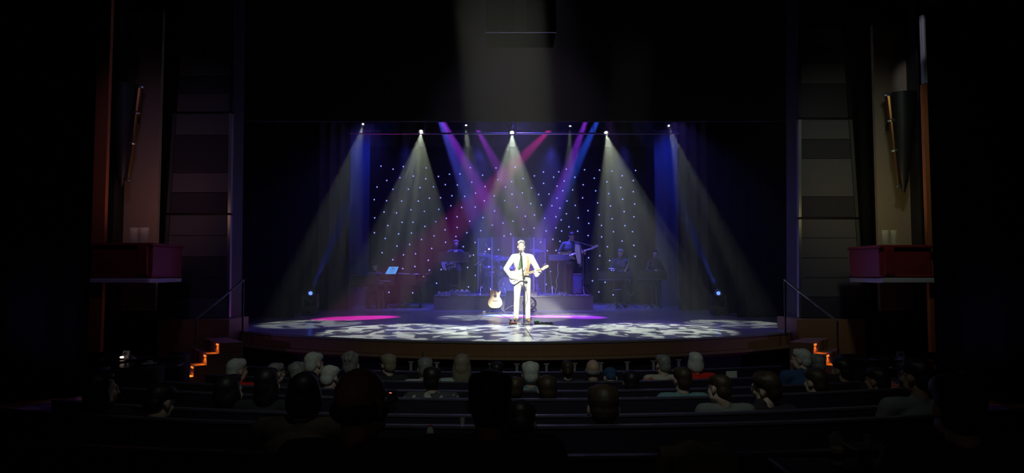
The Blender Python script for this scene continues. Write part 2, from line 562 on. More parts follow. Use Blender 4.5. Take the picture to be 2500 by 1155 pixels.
def hair_prims(Mh, s=1.0, style='short'):
    q = Mh.to_quaternion().to_matrix()
    T = lambda x, y, z: Mh @ Vector((x * s, y * s, z * s))
    e = lambda c, r: ('e', T(*c), tuple(k * s for k in r), q)
    P = [e((0, .022, .048), (.083, .094, .086)), e((0, .06, -.005), (.070, .056, .075))]
    if style == 'bald':
        P = [e((0, .062, -.012), (.076, .048, .042)), e((-.072, .03, -.005), (.012, .035, .028)), e((.072, .03, -.005), (.012, .035, .028))]
    elif style == 'short':
        P += [e((0, -.045, .098), (.055, .04, .028)), e((-.05, .0, .075), (.036, .07, .045)), e((.05, .0, .075), (.036, .07, .045))]
    elif style == 'quiff':
        P += [e((.01, -.052, .108), (.058, .042, .034)), e((-.05, .0, .08), (.038, .07, .05)), e((.05, .0, .08), (.038, .07, .05)), e((0, .0, .115), (.05, .07, .035))]
    elif style == 'curly':
        rnd = random.Random(5)
        for k in range(26):
            a = rnd.uniform(0, 2 * pi); t = rnd.uniform(0, 1.25)
            P.append(e((.078 * sin(t) * cos(a), .02 + .088 * sin(t) * sin(a), .05 + .08 * cos(t)), (.026, .026, .024)))
    elif style == 'long':
        P += [e((0, -.03, .098), (.06, .05, .03)), e((0, .055, -.08), (.082, .05, .13)), e((-.07, .02, -.06), (.025, .05, .12)), e((.07, .02, -.06), (.025, .05, .12))]
    elif style == 'bun':
        P += [e((0, -.04, .095), (.06, .05, .03)), e((0, .12, -.01), (.036, .034, .034))]
    elif style == 'bob':
        P += [e((0, -.035, .098), (.062, .05, .032)), e((-.068, .015, -.02), (.028, .055, .075)), e((.068, .015, -.02), (.028, .055, .075)), e((0, .06, -.03), (.08, .052, .08))]
    elif style == 'cap':
        P = [e((0, .015, .058), (.088, .104, .078)), e((0, -.1, .052), (.06, .055, .008)), e((0, .07, .0), (.06, .045, .05))]
    return P


def hand_prims(wrist, d, nrm, side, curl=.5, s=1.0, thumb=.6):
    "palm and five fingers; d: fingers' direction, nrm: out of the palm, side: +1 when the thumb lies on d x nrm"
    d = Vector(d).normalized(); nrm = Vector(nrm); nrm = (nrm - d * nrm.dot(d)).normalized()
    t = d.cross(nrm).normalized() * side
    w = Vector(wrist)
    rot = Matrix((t, d, nrm)).transposed()
    P = [('e', w + d * .045 * s, (.042 * s, .052 * s, .016 * s), rot), ('c', w - d * .01, .024 * s, w + d * .03 * s, .022 * s)]
    for k, (off, L) in enumerate(((.032, .07), (.011, .078), (-.011, .072), (-.032, .058))):
        base = w + d * (.085 - .006 * abs(k - 1)) * s + t * off * s
        p = base; a = curl * .5
        for seg, (fr, r0, r1) in enumerate(((.42, .0088, .008), (.33, .008, .0074), (.25, .0074, .0062))):
            q = p + (d * cos(a) + nrm * sin(a)) * L * fr * s
            P.append(('c', p, r0 * s, q, r1 * s)); p = q; a += curl
    b = w + d * .025 * s + t * .032 * s
    td = (d * .62 + t * (.75 - .4 * thumb) + nrm * .55 * thumb).normalized()
    m1 = b + td * .035 * s
    td2 = (td + nrm * .3 * thumb + d * .3).normalized()
    P += [('c', b, .012 * s, m1, .010 * s), ('c', m1, .0095 * s, m1 + td2 * .028 * s, .0075 * s)]
    return P


def head_matrix(pos, yaw=0, pitch=0, roll=0):
    return Matrix.Translation(pos) @ Matrix.Rotation(yaw, 4, 'Z') @ Matrix.Rotation(pitch, 4, 'X') @ Matrix.Rotation(roll, 4, 'Y')


def zrot(d, fwd=(0, -1, 0)):
    "rotation whose z runs along d and whose -y looks to fwd"
    z = Vector(d).normalized(); y = -Vector(fwd); y = (y - z * y.dot(z)).normalized(); x = y.cross(z)
    return Matrix((x, y, z)).transposed()


def stand_pose(h=1.78):
    k = h / 1.78
    J = dict(pel=(0, 0, .95), neck=(0, .01, 1.48), head=(0, -.02, 1.665),
             sr=(-.18, .0, 1.425), sl=(.18, .0, 1.425), er=(-.25, .02, 1.14), el=(.25, .02, 1.14), wr=(-.25, -.06, .9), wl=(.25, -.06, .9),
             hr=(-.09, 0, .92), hl=(.09, 0, .92), kr=(-.11, -.02, .5), kl=(.11, -.02, .5), ar=(-.12, .02, .09), al=(.12, .02, .09))
    return {a: Vector(b) * k for a, b in J.items()}


def figure(root, J, skin, hair, top, legs, shoes=None, k=1.0, voxel=.008, hstyle='short', look=(0, 0, 0), sleeve='long',
           hands=None, jacket=False, fat=1.0, feet_dir=((-.15, -1, 0), (.15, -1, 0)), fwd=(0, -1, 0), topname='shirt', eyes=True, hk=1.0):
    sp = J['neck'] - J['pel']; L = sp.length; u = sp.normalized(); Rm = zrot(sp, fwd)
    P0 = J['pel']
    Mh = head_matrix(J['head'], *look)
    def torso(g):
        q = k * fat
        return [('e', P0 + u * .0, (.160 * q + g, .112 * q + g, .12 * k + g), Rm), ('e', P0 + u * L * .28, (.142 * q + g, .100 * q + g, .15 * k + g), Rm),
                ('e', P0 + u * L * .62, (.165 * q + g, .112 * q + g, .17 * k + g), Rm), ('e', P0 + u * L * .80, (.150 * q + g, .095 * k + g, .10 * k + g), Rm),
                ('c', J['sr'] + (J['sl'] - J['sr']) * .08, .055 * k + g, J['neck'] - u * .04, .05 * k + g), ('c', J['sl'] + (J['sr'] - J['sl']) * .08, .055 * k + g, J['neck'] - u * .04, .05 * k + g)]
    def arm(s, g, g2=None, part=1.0):
        g2 = g if g2 is None else g2
        S_, E, W = J['s' + s], J['e' + s], J['w' + s]
        P = [('c', S_, .052 * k + g, E, .040 * k + g)]
        if part > .5: P.append(('c', E, .041 * k + g, E + (W - E) * (part if part < 1 else .97), (.041 - .014 * part) * k + g2))
        else: P = [('c', S_, .052 * k + g, S_ + (E - S_) * .75, .043 * k + g + .006)]
        return P
    def leg(s, g, g2=None):
        g2 = g if g2 is None else g2
        H, K, A = J['h' + s], J['k' + s], J['a' + s]
        return [('c', H, .086 * k * fat + g, K, .054 * k + g), ('c', K, .052 * k + g, K + (A - K) * .35, .056 * k + g), ('c', K + (A - K) * .35, .054 * k + g, A, .034 * k + g2)]
    def foot(s, g):
        A = J['a' + s]; d = Vector(feet_dir[0 if s == 'r' else 1]).normalized()
        z = Vector((0, 0, -1))
        return [('c', A + z * .035 * k - d * .04 * k, .036 * k + g, A + z * .045 * k + d * .14 * k, .030 * k + g), ('c', A, .034 * k + g, A + z * .05 * k + d * .04, .036 * k + g)]
    body = torso(0) + arm('r', 0) + arm('l', 0) + leg('r', 0) + leg('l', 0) + foot('r', -.006) + foot('l', -.006)
    body += head_prims(Mh, k * hk)
    hb = Mh @ Vector((0, .03, -.06)) 
    body.append(('c', J['neck'] - u * .02, .056 * k, hb, .052 * k))
    for s, hp in (hands or {}).items():
        body += hand_prims(J['w' + s], *hp)
    for s in 'rl':
        if not hands or s not in hands:
            d = (J['w' + s] - J['e' + s]).normalized()
            body += hand_prims(J['w' + s], d, (1 if s == 'r' else -1, 0, 0.01), -1 if s == 'r' else 1, .45, k)
    bo = link('body', blob(body, voxel), skin, root, 'all')
    tp = torso(.012) + arm('r', .012, .012 if sleeve == 'long' else .016, 1.0 if sleeve == 'long' else .4) + arm('l', .012, .012 if sleeve == 'long' else .016, 1.0 if sleeve == 'long' else .4)
    if jacket:
        tp = torso(.022) + arm('r', .02, .022) + arm('l', .02, .022)
        tp.append(('e', P0 - u * .04, (.175 * k * fat, .135 * k, .13 * k), Rm))
    tp.append(('c', J['neck'] - u * .03, .066 * k, J['neck'] + u * .012, .058 * k))
    to = link(topname, blob(tp, voxel * 1.1), top, root, 'all')
    lg = leg('r', .014, .024) + leg('l', .014, .024) + [('e', P0, (.168 * k * fat, .122 * k * fat, .11 * k), Rm)]
    lo = link('trousers', blob(lg, voxel * 1.2), legs, root, 'all')
    if shoes:
        for s in 'rl':
            link('shoe', blob(foot(s, .006), voxel), shoes, root, 'all')
    if hair:
        link('hair', blob(hair_prims(Mh, k * hk, hstyle), voxel * .9, 1), hair, root, 'all')
    if eyes:
        for x in (-.031, .031):
            link('eye', MB().ell(Mh @ Vector((x * k, -.0865 * k, .008 * k)), (.011 * k,) * 3, None, 8, 6).mesh('eye'), M['eye'], bo, 'all')
    return Mh, bo, to, lo
# ================================================================ STRUCTURE
HALL = -1.20      # pit floor level
CX = 0.16         # stage centre line


def stage_edge(grow=0.0, n=64):
    pts = []
    a, b = 6.45 + grow, 4.15 + grow
    for i in range(n + 1):
        u = -1 + 2 * i / n
        x = sin(u * pi / 2)
        y = (1 - abs(x) ** 1.75) ** (1 / 1.75) if abs(x) < 1 else 0
        pts.append((CX + x * a, 14.9 - y * b))
    return pts


def stage_slab(name, grow, z0, z1, m, back=26.0):
    o = stage_edge(grow)
    out = [(o[0][0], back)] + o + [(o[-1][0], back)]
    return struct(MB().prism(out, z0, z1).build(name, m))


stage_slab('floor_stage', 0.0, -.035, 0.0, M['deck'])


def band(name, g0, g1, z0, z1, m, kind=True):
    "curved band between two offsets of the stage edge"
    a, b = stage_edge(g0), stage_edge(g1)
    rings = []
    for p, q in zip(a, b):
        rings.append([Vector((q[0], q[1], z0)), Vector((p[0], p[1], z0)), Vector((p[0], p[1], z1)), Vector((q[0], q[1], z1))])
    o = MB().rings(rings).build(name, m)
    return struct(o) if kind else o


band('trim_1', -.02, -.10, -.235, -.037, M['wood'])           # polished fascia
band('trim_2', .06, -.08, -.285, -.24, M['lipwood'])          # rounded ledge under it
band('trim_3', -.02, -.12, -.335, -.29, M['redwood'])
band('wall_stage_front', -.14, -.22, HALL, -.345, mat('stage_front_panel', (.018, .022, .035), .5))
# small marker standing on the ledge
p = gr(1047, 858, -.24); e = stage_edge(.02)
tag(MB().tube([(p.x, 10.70, -.238), (p.x, 10.70, -.15)], .008).build('ledge_marker', M['chrome']), 'thin upright metal marker on the ledge of the stage front', 'marker')

# chrome posts of the stage front
pc = None
for i, px in enumerate((995, 1062, 1129, 1198, 1262, 1335, 1405, 1472, 1540, 1610, 1680)):
    Y = 10.62; q = at(px, 870, Y)
    yy = 14.9 - (4.15 + .02) * (1 - min(1, abs((q.x - CX) / 6.47)) ** 1.75) ** (1 / 1.75)
    if pc is None:
        pc = thing('barrier_post', '', 'post', (q.x, yy, HALL))
        MB().rbox((0, 0, .42), (.045, .045, .84), .008).build('post', M['barrier'], pc)
        MB().rbox((.0, 0, .85), (.09, .055, .02), .006).build('bracket', M['barrier'], pc)
        o = pc
    else:
        o = dup(pc, (q.x, yy, HALL), 0, '')
    o['label'] = ['upright satin metal post under the stage ledge, leftmost of the visible posts', 'satin metal post under the stage ledge, second from the left',
                  'satin metal post under the stage ledge, beside the woman with long blond hair', 'satin metal post under the stage ledge below the acoustic guitar',
                  'satin metal post under the stage ledge left of the white haired man in print shirt', 'satin metal post under the stage ledge right of the white haired man in print shirt',
                  'satin metal post under the stage ledge just right of the woman with a bun', 'satin metal post under the stage ledge right of the balding man',
                  'dim metal post under the stage ledge right of the blue jacket', 'dim metal post under the stage ledge behind the grey haired man in floral shirt',
                  'dim metal post under the stage ledge behind the white haired woman in red'][i]
    o['group'] = 'posts of the stage front barrier'

# hall floor: flat pit, then shallow terraces up to the camera
ROWS = [(8.25, -.10), (7.2, -.05), (6.3, .015), (5.45, .10), (4.65, .14), (3.85, .25), (3.05, .30), (2.1, .36)]
KC = .045


def row_floor(z): return z - 1.08


struct(MB().box((0, 7.5, HALL - .06), (34, 21, .12)).build('floor', M['hallfloor']))
tb = MB()
for (Y, z) in ROWS[1:]:
    g = []
    zf = row_floor(z)
    if zf <= HALL + .02: continue
    rings = []
    for i in range(25):
        x = -4.2 + 8.6 * i / 24
        y1 = Y + .78 + KC * x * x; y0 = Y - .16 + KC * x * x
        if (Y, z) == ROWS[-1]: y0 = -2
        rings.append([Vector((x, y0, HALL)), Vector((x, y1, HALL)), Vector((x, y1, zf)), Vector((x, y0, zf))])
    tb.rings(rings)
struct(tb.build('floor_terraces', M['hallfloor']))

for nm, xa, xb in (('left', -14.3, -3.7), ('right', 3.75, 14.3)):
    struct(MB().box(((xa + xb) / 2, 7.9, (HALL - .75) / 2), (xb - xa, 9.6, -.75 - HALL)).build('floor_side_' + nm, M['carpet']))
# ceiling and the black proscenium
BLK = M['blackpaint']
struct(MB().box((0, 12, 9.3), (34, 30, .2)).build('ceiling', BLK))
struct(MB().box((0, 26.1, 4), (34, .2, 10.8)).build('wall_back', M['black']))
for sx, nm in ((-1, 'left'), (1, 'right')):
    struct(MB().box((sx * 14.5, 12, 4), (.2, 29, 10.8)).build('wall_' + nm, M['black']))


def curtain(x0, x1, Y, z0, z1, amp=.05, wave=.28, th=.012, ph=0.0, curve=0.0, zrows=2):
    n = max(8, int(abs(x1 - x0) / wave * 10)); g = []
    for k in range(zrows):
        z = z0 + (z1 - z0) * k / (zrows - 1); row = []
        for i in range(n + 1):
            x = x0 + (x1 - x0) * i / n
            t = 2 * pi * (x - x0) / wave + ph
            row.append((x + .18 * amp * sin(2 * t), Y + amp * sin(t) + .3 * amp * sin(t * .37 + 1), z))
        g.append(row)
    return MB().sheet(g, th)


def hang(name, label, cat, mb, m, grp=None):
    return tag(mb.build(name, m, None, True), label, cat, grp)


XL = lambda px, Y: at(px, 600, Y).x
# header borders (deep horizontal curtains)
z1 = at(1250, 297, 15.4).z
struct(MB().box((CX, 15.4, (z1 + 9.2) / 2), (13.6, .12, 9.2 - z1)).build('wall_header', M['black']))
for sx, px, nm in ((-1, 575, 'left'), (1, 1945, 'right')):
    x = XL(px, 13.6); xo = CX + sx * 14.2
    struct(MB().box(((x + xo) / 2, 13.6, 4), (abs(xo - x), .15, 10.4)).build('wall_proscenium_' + nm, BLK))
hang('border_curtain', 'narrow pleated black border curtain hung behind the front header', 'curtain',
     curtain(XL(700, 19.7), XL(1830, 19.7), 19.7, at(1250, 318, 19.7).z, 9.19, .05, .4), M['black'], 'overhead border curtains')
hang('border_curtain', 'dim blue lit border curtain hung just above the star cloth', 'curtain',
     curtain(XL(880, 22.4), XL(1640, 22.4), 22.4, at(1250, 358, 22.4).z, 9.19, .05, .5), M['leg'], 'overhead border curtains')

# legs: the side curtains, pair after pair towards the back
for (pa, pb, Y, mm, la) in ((560, 718, 16.3, 'black', 'black side curtain at the far left edge of the stage opening'),
                            (700, 777, 18.0, 'black', 'black side curtain behind the left floor moving light'),
                            (760, 853, 19.5, 'leg', 'dark side curtain left of the blue lit leg curtain'),
                            (1797, 1960, 16.3, 'black', 'black side curtain at the far right edge of the stage opening'),
                            (1731, 1830, 18.0, 'black', 'black side curtain behind the right floor moving light'),
                            (1657, 1750, 19.5, 'leg', 'dark side curtain right of the player on the far right')):
    hang('leg_curtain', la, 'curtain', curtain(XL(pa, Y), XL(pb, Y), Y, .01, 9.19, .05, .30), M[mm if mm != 'black' else 'velvet'], 'side leg curtains')
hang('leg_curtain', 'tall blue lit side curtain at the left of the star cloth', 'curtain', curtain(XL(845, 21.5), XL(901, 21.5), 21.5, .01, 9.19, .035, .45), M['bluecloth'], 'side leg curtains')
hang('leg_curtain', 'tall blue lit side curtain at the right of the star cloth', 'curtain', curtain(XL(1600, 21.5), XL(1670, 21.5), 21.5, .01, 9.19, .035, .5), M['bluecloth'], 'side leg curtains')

# star cloth
SY = 24.5
star = thing('star_curtain', 'dark back curtain dotted with tiny blue white lights', 'curtain', (CX, SY, 0))
g = curtain(-6.4, 6.4, 0, .01, 7.2, .03, .5)
g.build('cloth', M['starcloth'], star, True)
STARS = []
def crop(ox, oy, s, L): STARS.extend((ox + x / s, oy + y / s) for x, y in L)
crop(900, 390, 6.795, [(204,106),(405,157),(574,113),(955,137),(519,298),(740,273),(947,317),(1158,278),(1341,240),(301,345),(139,453),(404,491),(661,490),(852,463),(1074,450),(1272,414),(93,662),(298,681),(547,686),(824,687),(1008,638),(1193,631),(255,868),(463,883),(702,831),(925,857),(1164,824),(100,965),(317,1093),(554,1038),(735,1038),(1114,1028),(933,1107),(1288,973)])
crop(900, 540, 6.795, [(95,193),(275,286),(497,212),(709,198),(1085,245),(877,305),(1267,144),(470,414),(680,387),(1045,453),(1277,350),(223,524),(577,560),(777,541),(401,640),(988,650),(767,753),(566,787),(1007,812),(1203,803),(1127,1031)])
crop(820, 540, 4.811, [(623,836),(746,882),(902,842)])
crop(1090, 390, 6.795, [(222,236),(396,132),(599,257),(821,136),(1140,125),(419,373),(180,419),(641,446),(851,330),(1080,363),(979,453),(90,598),(303,608),(482,554),(793,600),(1087,572),(1259,550),(628,683),(73,764),(251,791),(478,786),(967,679),(1172,789),(798,850),(176,946),(606,960),(386,1020),(1103,1020),(937,1052),(759,1085),(176,1123),(1271,315),(1307,937)])
crop(1090, 540, 6.795, [(567,157),(338,194),(156,254),(955,246),(1064,213),(1272,135),(475,355),(279,424),(643,505),(862,475),(447,563),(350,768),(562,722),(568,818),(479,900),(364,1092),(590,1098)])
crop(1280, 390, 6.795, [(317,204),(167,268),(119,468),(320,392),(238,576),(107,729),(281,752),(410,571),(487,290),(572,201),(696,157),(662,354),(544,438),(638,515),(541,638),(458,764),(591,804),(708,685),(803,500),(839,291),(1000,167),(1249,172),(1160,306),(977,416),(968,633),(1184,516),(845,758),(1217,716),(1058,845),(698,897),(895,964),(1242,914),(168,917),(340,972),(525,946),(611,999),(1070,1056),(741,1113),(163,1133),(524,1130),(1281,1091)])
crop(1280, 540, 6.795, [(362,163),(619,164),(886,167),(1059,239),(1284,262),(474,302),(592,334),(271,349),(381,491),(527,485),(1253,575),(1066,608),(1217,795),(472,640),(432,836),(1131,991),(1340,1014),(237,908),(363,1050)])
crop(1440, 390, 6.795, [(365,190),(537,267),(760,179),(720,347),(282,367),(512,461),(721,531),(312,564),(545,656),(343,768),(743,736),(569,861),(732,947),(370,979),(582,1095)])
crop(1440, 540, 6.795, [(391,176),(708,174),(535,330),(730,402),(291,424),(752,585),(329,654),(253,1014)])
STARS.extend([(1497, 720), (1462, 713)])
sm_ = MB().ell((0, 0, 0), (.026, .012, .026), None, 8, 6).mesh('led')
sm_.materials.append(M['led'])
rest = MB()
for i, (px, py) in enumerate(STARS):
    q = at(px, py, SY - .05)
    if i < 100:
        o = bpy.data.objects.new('led', sm_); C.objects.link(o); o.parent = star
        o.location = (q.x - CX, q.y - SY, q.z)
    else:
        rest.ell((q.x - CX, q.y - SY, q.z), (.026, .012, .026), None, 8, 6)
o = rest.build('led_lights', M['led'], star); o['kind'] = 'stuff'

# ---------------------------------------------------------------- tall panelled pylons beside the stage
def pylon(xs_top, xs_bot, ys, Y, shades, label, gaps, sx):
    "xs: left and right pixel edges at rows y_top and y_bottom; ys: the rows that part the fabric panels"
    (xt0, xt1, yt), (xb0, xb1, yb) = xs_top, xs_bot
    def edge(y):
        t = (y - yt) / (yb - yt)
        return xt0 + (xb0 - xt0) * t, xt1 + (xb1 - xt1) * t
    base = at((xb0 + xb1) / 2, yb, Y)
    t = thing('panelled_pylon', label, 'pylon', base)
    def quad(x0a, x1a, ya, x0b, x1b, yb_, d, th, m, nm):
        P = [at(x0a, ya, Y) - base, at(x1a, ya, Y) - base, at(x1b, yb_, Y) - base, at(x0b, yb_, Y) - base]
        r0 = [Vector((p.x, d, p.z)) for p in P]; r1 = [Vector((p.x, d + th, p.z)) for p in P]
        return MB().rings([r0, r1]).build(nm, m, t)
    quad(*edge(yt), yt, *edge(yb), yb, .06, .5, BLK, 'frame')
    for k in range(len(ys) - 1):
        a, b_ = ys[k] + (3 if ys[k] in gaps else .7), ys[k + 1] - (3 if ys[k + 1] in gaps else .7)
        ea, eb = edge(a), edge(b_)
        quad(ea[0] + 7, ea[1] - 7, a, eb[0] + 7, eb[1] - 7, b_, 0, .055, M[shades[k]], 'fabric_panel')
    for side in (0, 1):
        for (a, b_) in zip([yt] + gaps, gaps + [yb]):
            ea, eb = edge(a + 3), edge(b_ - 3)
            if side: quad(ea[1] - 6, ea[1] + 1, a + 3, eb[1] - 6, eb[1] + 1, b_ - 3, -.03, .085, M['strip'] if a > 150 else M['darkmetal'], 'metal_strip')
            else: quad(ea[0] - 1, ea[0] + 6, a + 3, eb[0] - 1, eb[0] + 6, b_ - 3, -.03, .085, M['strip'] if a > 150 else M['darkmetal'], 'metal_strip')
    return t
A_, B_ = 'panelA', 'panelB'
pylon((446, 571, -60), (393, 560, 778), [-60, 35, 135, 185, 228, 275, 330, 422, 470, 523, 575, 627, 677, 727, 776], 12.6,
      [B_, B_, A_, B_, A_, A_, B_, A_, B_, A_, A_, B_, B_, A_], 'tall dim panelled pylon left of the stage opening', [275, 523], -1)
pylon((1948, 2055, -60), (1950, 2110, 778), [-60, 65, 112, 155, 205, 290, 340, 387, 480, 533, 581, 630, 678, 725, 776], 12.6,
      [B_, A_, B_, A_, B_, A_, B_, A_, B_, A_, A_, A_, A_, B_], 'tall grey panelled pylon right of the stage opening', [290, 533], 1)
for sx, a, b_ in ((-1, 385, 560), (1, 1945, 2112)):
    p0, p1 = at(a, 780, 12.3), at(b_, 780, 12.3)
    struct(MB().box(((p0.x + p1.x) / 2, 12.75, (p0.z + HALL) / 2), (abs(p1.x - p0.x), .9, p0.z - HALL)).build('wall_plinth_' + ('left' if sx < 0 else 'right'), M['wood']))

# ---------------------------------------------------------------- side walls of the hall, boxes, sconces
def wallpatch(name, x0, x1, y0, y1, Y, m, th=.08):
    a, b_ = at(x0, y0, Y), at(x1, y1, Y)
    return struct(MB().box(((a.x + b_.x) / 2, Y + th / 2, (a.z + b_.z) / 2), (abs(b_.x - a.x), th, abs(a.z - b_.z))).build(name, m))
wallpatch('wall_left_panel', 268, 378, 25, 760, 12.0, M['beige'])
wallpatch('wall_left_edge', 200, 245, -40, 860, 11.0, M['rustwall'])
wallpatch('wall_left_pilaster', 244, 270, -40, 760, 11.7, BLK, .4)
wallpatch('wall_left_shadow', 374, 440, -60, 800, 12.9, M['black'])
wallpatch('wall_right_panel', 2130, 2238, 60, 760, 12.0, M['beige'])
wallpatch('wall_right_edge', 2253, 2285, 205, 860, 11.0, M['rustwall'])
wallpatch('wall_right_upper', 2251, 2285, 36, 203, 11.0, M['palepanel'])
wallpatch('wall_right_pilaster', 2236, 2256, -40, 760, 11.7, BLK, .4)
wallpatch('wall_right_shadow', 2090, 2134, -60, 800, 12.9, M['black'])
# black drapes added to keep both sides of the view dark
for sx, a, b_ in ((-1, -260, 224), (1, 2277, 2760)):
    x0, x1 = at(a, 500, 10.2).x, at(b_, 500, 10.2).x
    hang('added_black_drape', 'added black drape keeping the view dark at the far ' + ('left' if sx < 0 else 'right'), 'curtain', curtain(x0, x1, 10.2, HALL, 8.5, .05, .5), M['velvet'], 'added side drapes')

def balcony(x0, x1, yt, yb, ys, Y, label, inner):
    a, b_ = at(x0, yt, Y), at(x1, yb, Y); s = at(x0, ys, Y)
    cx, w_ = (a.x + b_.x) / 2, abs(b_.x - a.x)
    t = thing('balcony_box', label, 'balcony', (cx, Y, s.z))
    hz = a.z - s.z; mz = b_.z - s.z
    MB().rbox((0, .5, (hz + mz) / 2), (w_, 1.0, hz - mz), .03).build('parapet', M['redwood'], t)
    MB().rbox((0, .48, hz - .03), (w_ + .05, 1.06, .06), .02).build('cap_rail', M['redwood'], t)
    MB().rbox((0, .48, mz + .03), (w_ + .03, 1.04, .04), .015).build('moulding', M['redwood'], t)
    sx = 1 if inner > 0 else -1
    MB().rbox((sx * (w_ / 2 - .13), -.03, (hz + mz) / 2), (.16, .07, (hz - mz) * .86), .02).build('corner_pilaster', M['redwood'], t)
    MB().rbox((0, .47, mz / 2), (w_, 1.06, mz), .01).build('soffit_strip', mat('soffit_white', (.75, .7, .8), .5), t)
    return t, a.z
balcony(223, 370, 593, 680, 691, 10.9, 'dark red balcony box with a pale underside strip on the left wall', 1)
balcony(2147, 2277, 598, 679, 691, 10.9, 'dark red balcony box with a pale underside strip on the right wall', -1)
for (x0, x1, lab) in ((316, 338, 'left'), (341, 363, 'left'), (2152, 2170, 'right'), (2174, 2190, 'right')):
    a, b_ = at(x0, 556 if lab == 'left' else 562, 11.3), at(x1, 594 if lab == 'left' else 598, 11.3)
    o = thing('tumbler_glass', 'tall clear ' + ('vase' if x0 in (316, 2152) else 'tumbler') + ' standing on the ' + lab + ' balcony rail, ' + ('farther from' if (x0 in (316,)) or (x0 == 2174) else 'nearer') + ' the stage', 'glass', ((a.x + b_.x) / 2, 11.3, b_.z))
    h = a.z - b_.z; r = (b_.x - a.x) / 2
    MB().lathe([(r * .8, 0), (r * .85, .01), (r, h), (r * .93, h), (r * .78, .02), (0, .02)]).build('bowl', M['bottle'], o, True)

def sconce(px_l, px_r, yt, yb, Y, sx, label):
    a, b_ = at((px_l + px_r) / 2, yt, Y), at((px_l + px_r) / 2, yb, Y)
    t = thing('horn_sconce', label, 'wall lamp', (a.x, Y, b_.z)); h = a.z - b_.z; w_ = at(px_r, yt, Y).x - at(px_l, yt, Y).x
    k = w_ / 2
    MB().lathe([(.02, 0), (k * .28, h * .12), (k * .52, h * .5), (k * .8, h * .85), (k * .9, h), (k * .85, h), (k * .4, h * .5), (.01, h * .3)], (0, 0, 0), n=24).build('horn', M['blackpaint'], t, True)
    x1 = sx * k * .95
    MB().tube([(sx * k * .34, -.03, h * .05), (sx * k * .62, -.06, h * .4), (x1, -.08, h * .98)], [.018, .026, .045]).build('torch_arm', M['bronze'], t, True)
    for f in (.98, .72, .42, .06):
        x = sx * (k * .34 + (x1 * sx - k * .34) * f)
        MB().lathe([(.03 + .03 * f, -.025), (.045 + .03 * f, 0), (.03 + .03 * f, .025)], (x, -.03 - .05 * f, h * f), n=14).build('collar', M['strip'], t, True)
    MB().box((0, .22, h * .7), (.12, .36, .10)).build('wall_bracket', M['blackpaint'], t)
    MB().ell((0, 0, h * .03), (.03, .03, .05)).build('finial', M['bronze'], t, True)
sconce(258, 350, 210, 455, 11.6, 1, 'tall dark horn shaped wall lamp with bronze arm on the left wall')
sconce(2160, 2238, 230, 470, 11.6, -1, 'tall dark horn shaped wall lamp with bronze arm on the right wall')

# ---------------------------------------------------------------- handrails beside the stage
def handrail(top, bot, Y, label):
    a, b_ = at(*top, Y), at(*bot, Y - .9)
    t = thing('handrail', label, 'handrail', (a.x, Y, 0))
    o = Vector((a.x, Y, 0))
    MB().tube([a - o, b_ - o], .018).build('rail', M['steel'], t)
    MB().tube([a - o, Vector((0, 0, .0)) + Vector((0, 0, -.0))], .016).build('post', M['darkmetal'], t)
    c = b_ - o
    MB().tube([c, Vector((c.x, c.y, HALL + .3))], .016).build('post', M['darkmetal'], t)
handrail((595, 683), (478, 780), 12.2, 'thin metal handrail sloping down at the left end of the stage')
handrail((1915, 682), (2044, 785), 12.2, 'thin metal handrail sloping down at the right end of the stage')

# ---------------------------------------------------------------- hanging box above the audience
a = at(1187, -8, 9.2); b_ = at(1357, 82, 9.2)
t = thing('projection_housing', 'large dark box with pale edges hanging from the ceiling above the stage', 'housing', ((a.x + b_.x) / 2, 9.2, b_.z))
w_, h = b_.x - a.x, a.z - b_.z + .4
MB().rbox((0, .3, h / 2), (w_, .6, h), .01).build('cabinet', M['velvet'], t)
MB().box((0, -.012, .02), (w_, .02, .022)).build('lower_edge', M['steel'], t)
for s in (-1, 1): MB().box((s * w_ / 2, -.012, h / 2), (.012, .02, h)).build('side_edge', M['steel'], t)
MB().box((.0, -.012, h / 2), (.16, .02, h - .06)).build('centre_band', M['greycoat'], t)
MB().box((0, .3, (h + (9.19 - b_.z)) / 2), (.1, .1, 9.19 - b_.z - h)).build('drop_pole', M['blackpaint'], t)

# ---------------------------------------------------------------- lighting bars and fixtures
def bar(px0, px1, py, Y, label, up=9.0):
    a, b_ = at(px0, py, Y), at(px1, py, Y)
    t = thing('lighting_bar', label, 'lighting bar', ((a.x + b_.x) / 2, Y, a.z))
    L = b_.x - a.x
    MB().tube([(-L / 2, 0, 0), (L / 2, 0, 0)], .022, 10).build('pipe', M['steel'], t)
    for k in range(5):
        x = -L / 2 + .15 + (L - .3) * k / 4
        MB().tube([(x, 0, 0), (x, 0, up - a.z)], .006, 6).build('hanging_cable', M['darkmetal'], t)
    return a.z
bar(855, 1657, 326, 16.25, 'long thin lighting pipe spanning the stage opening with three bright lamps')
bar(800, 1700, 292, 18.3, 'lighting pipe farther back carrying four narrow white lamps')


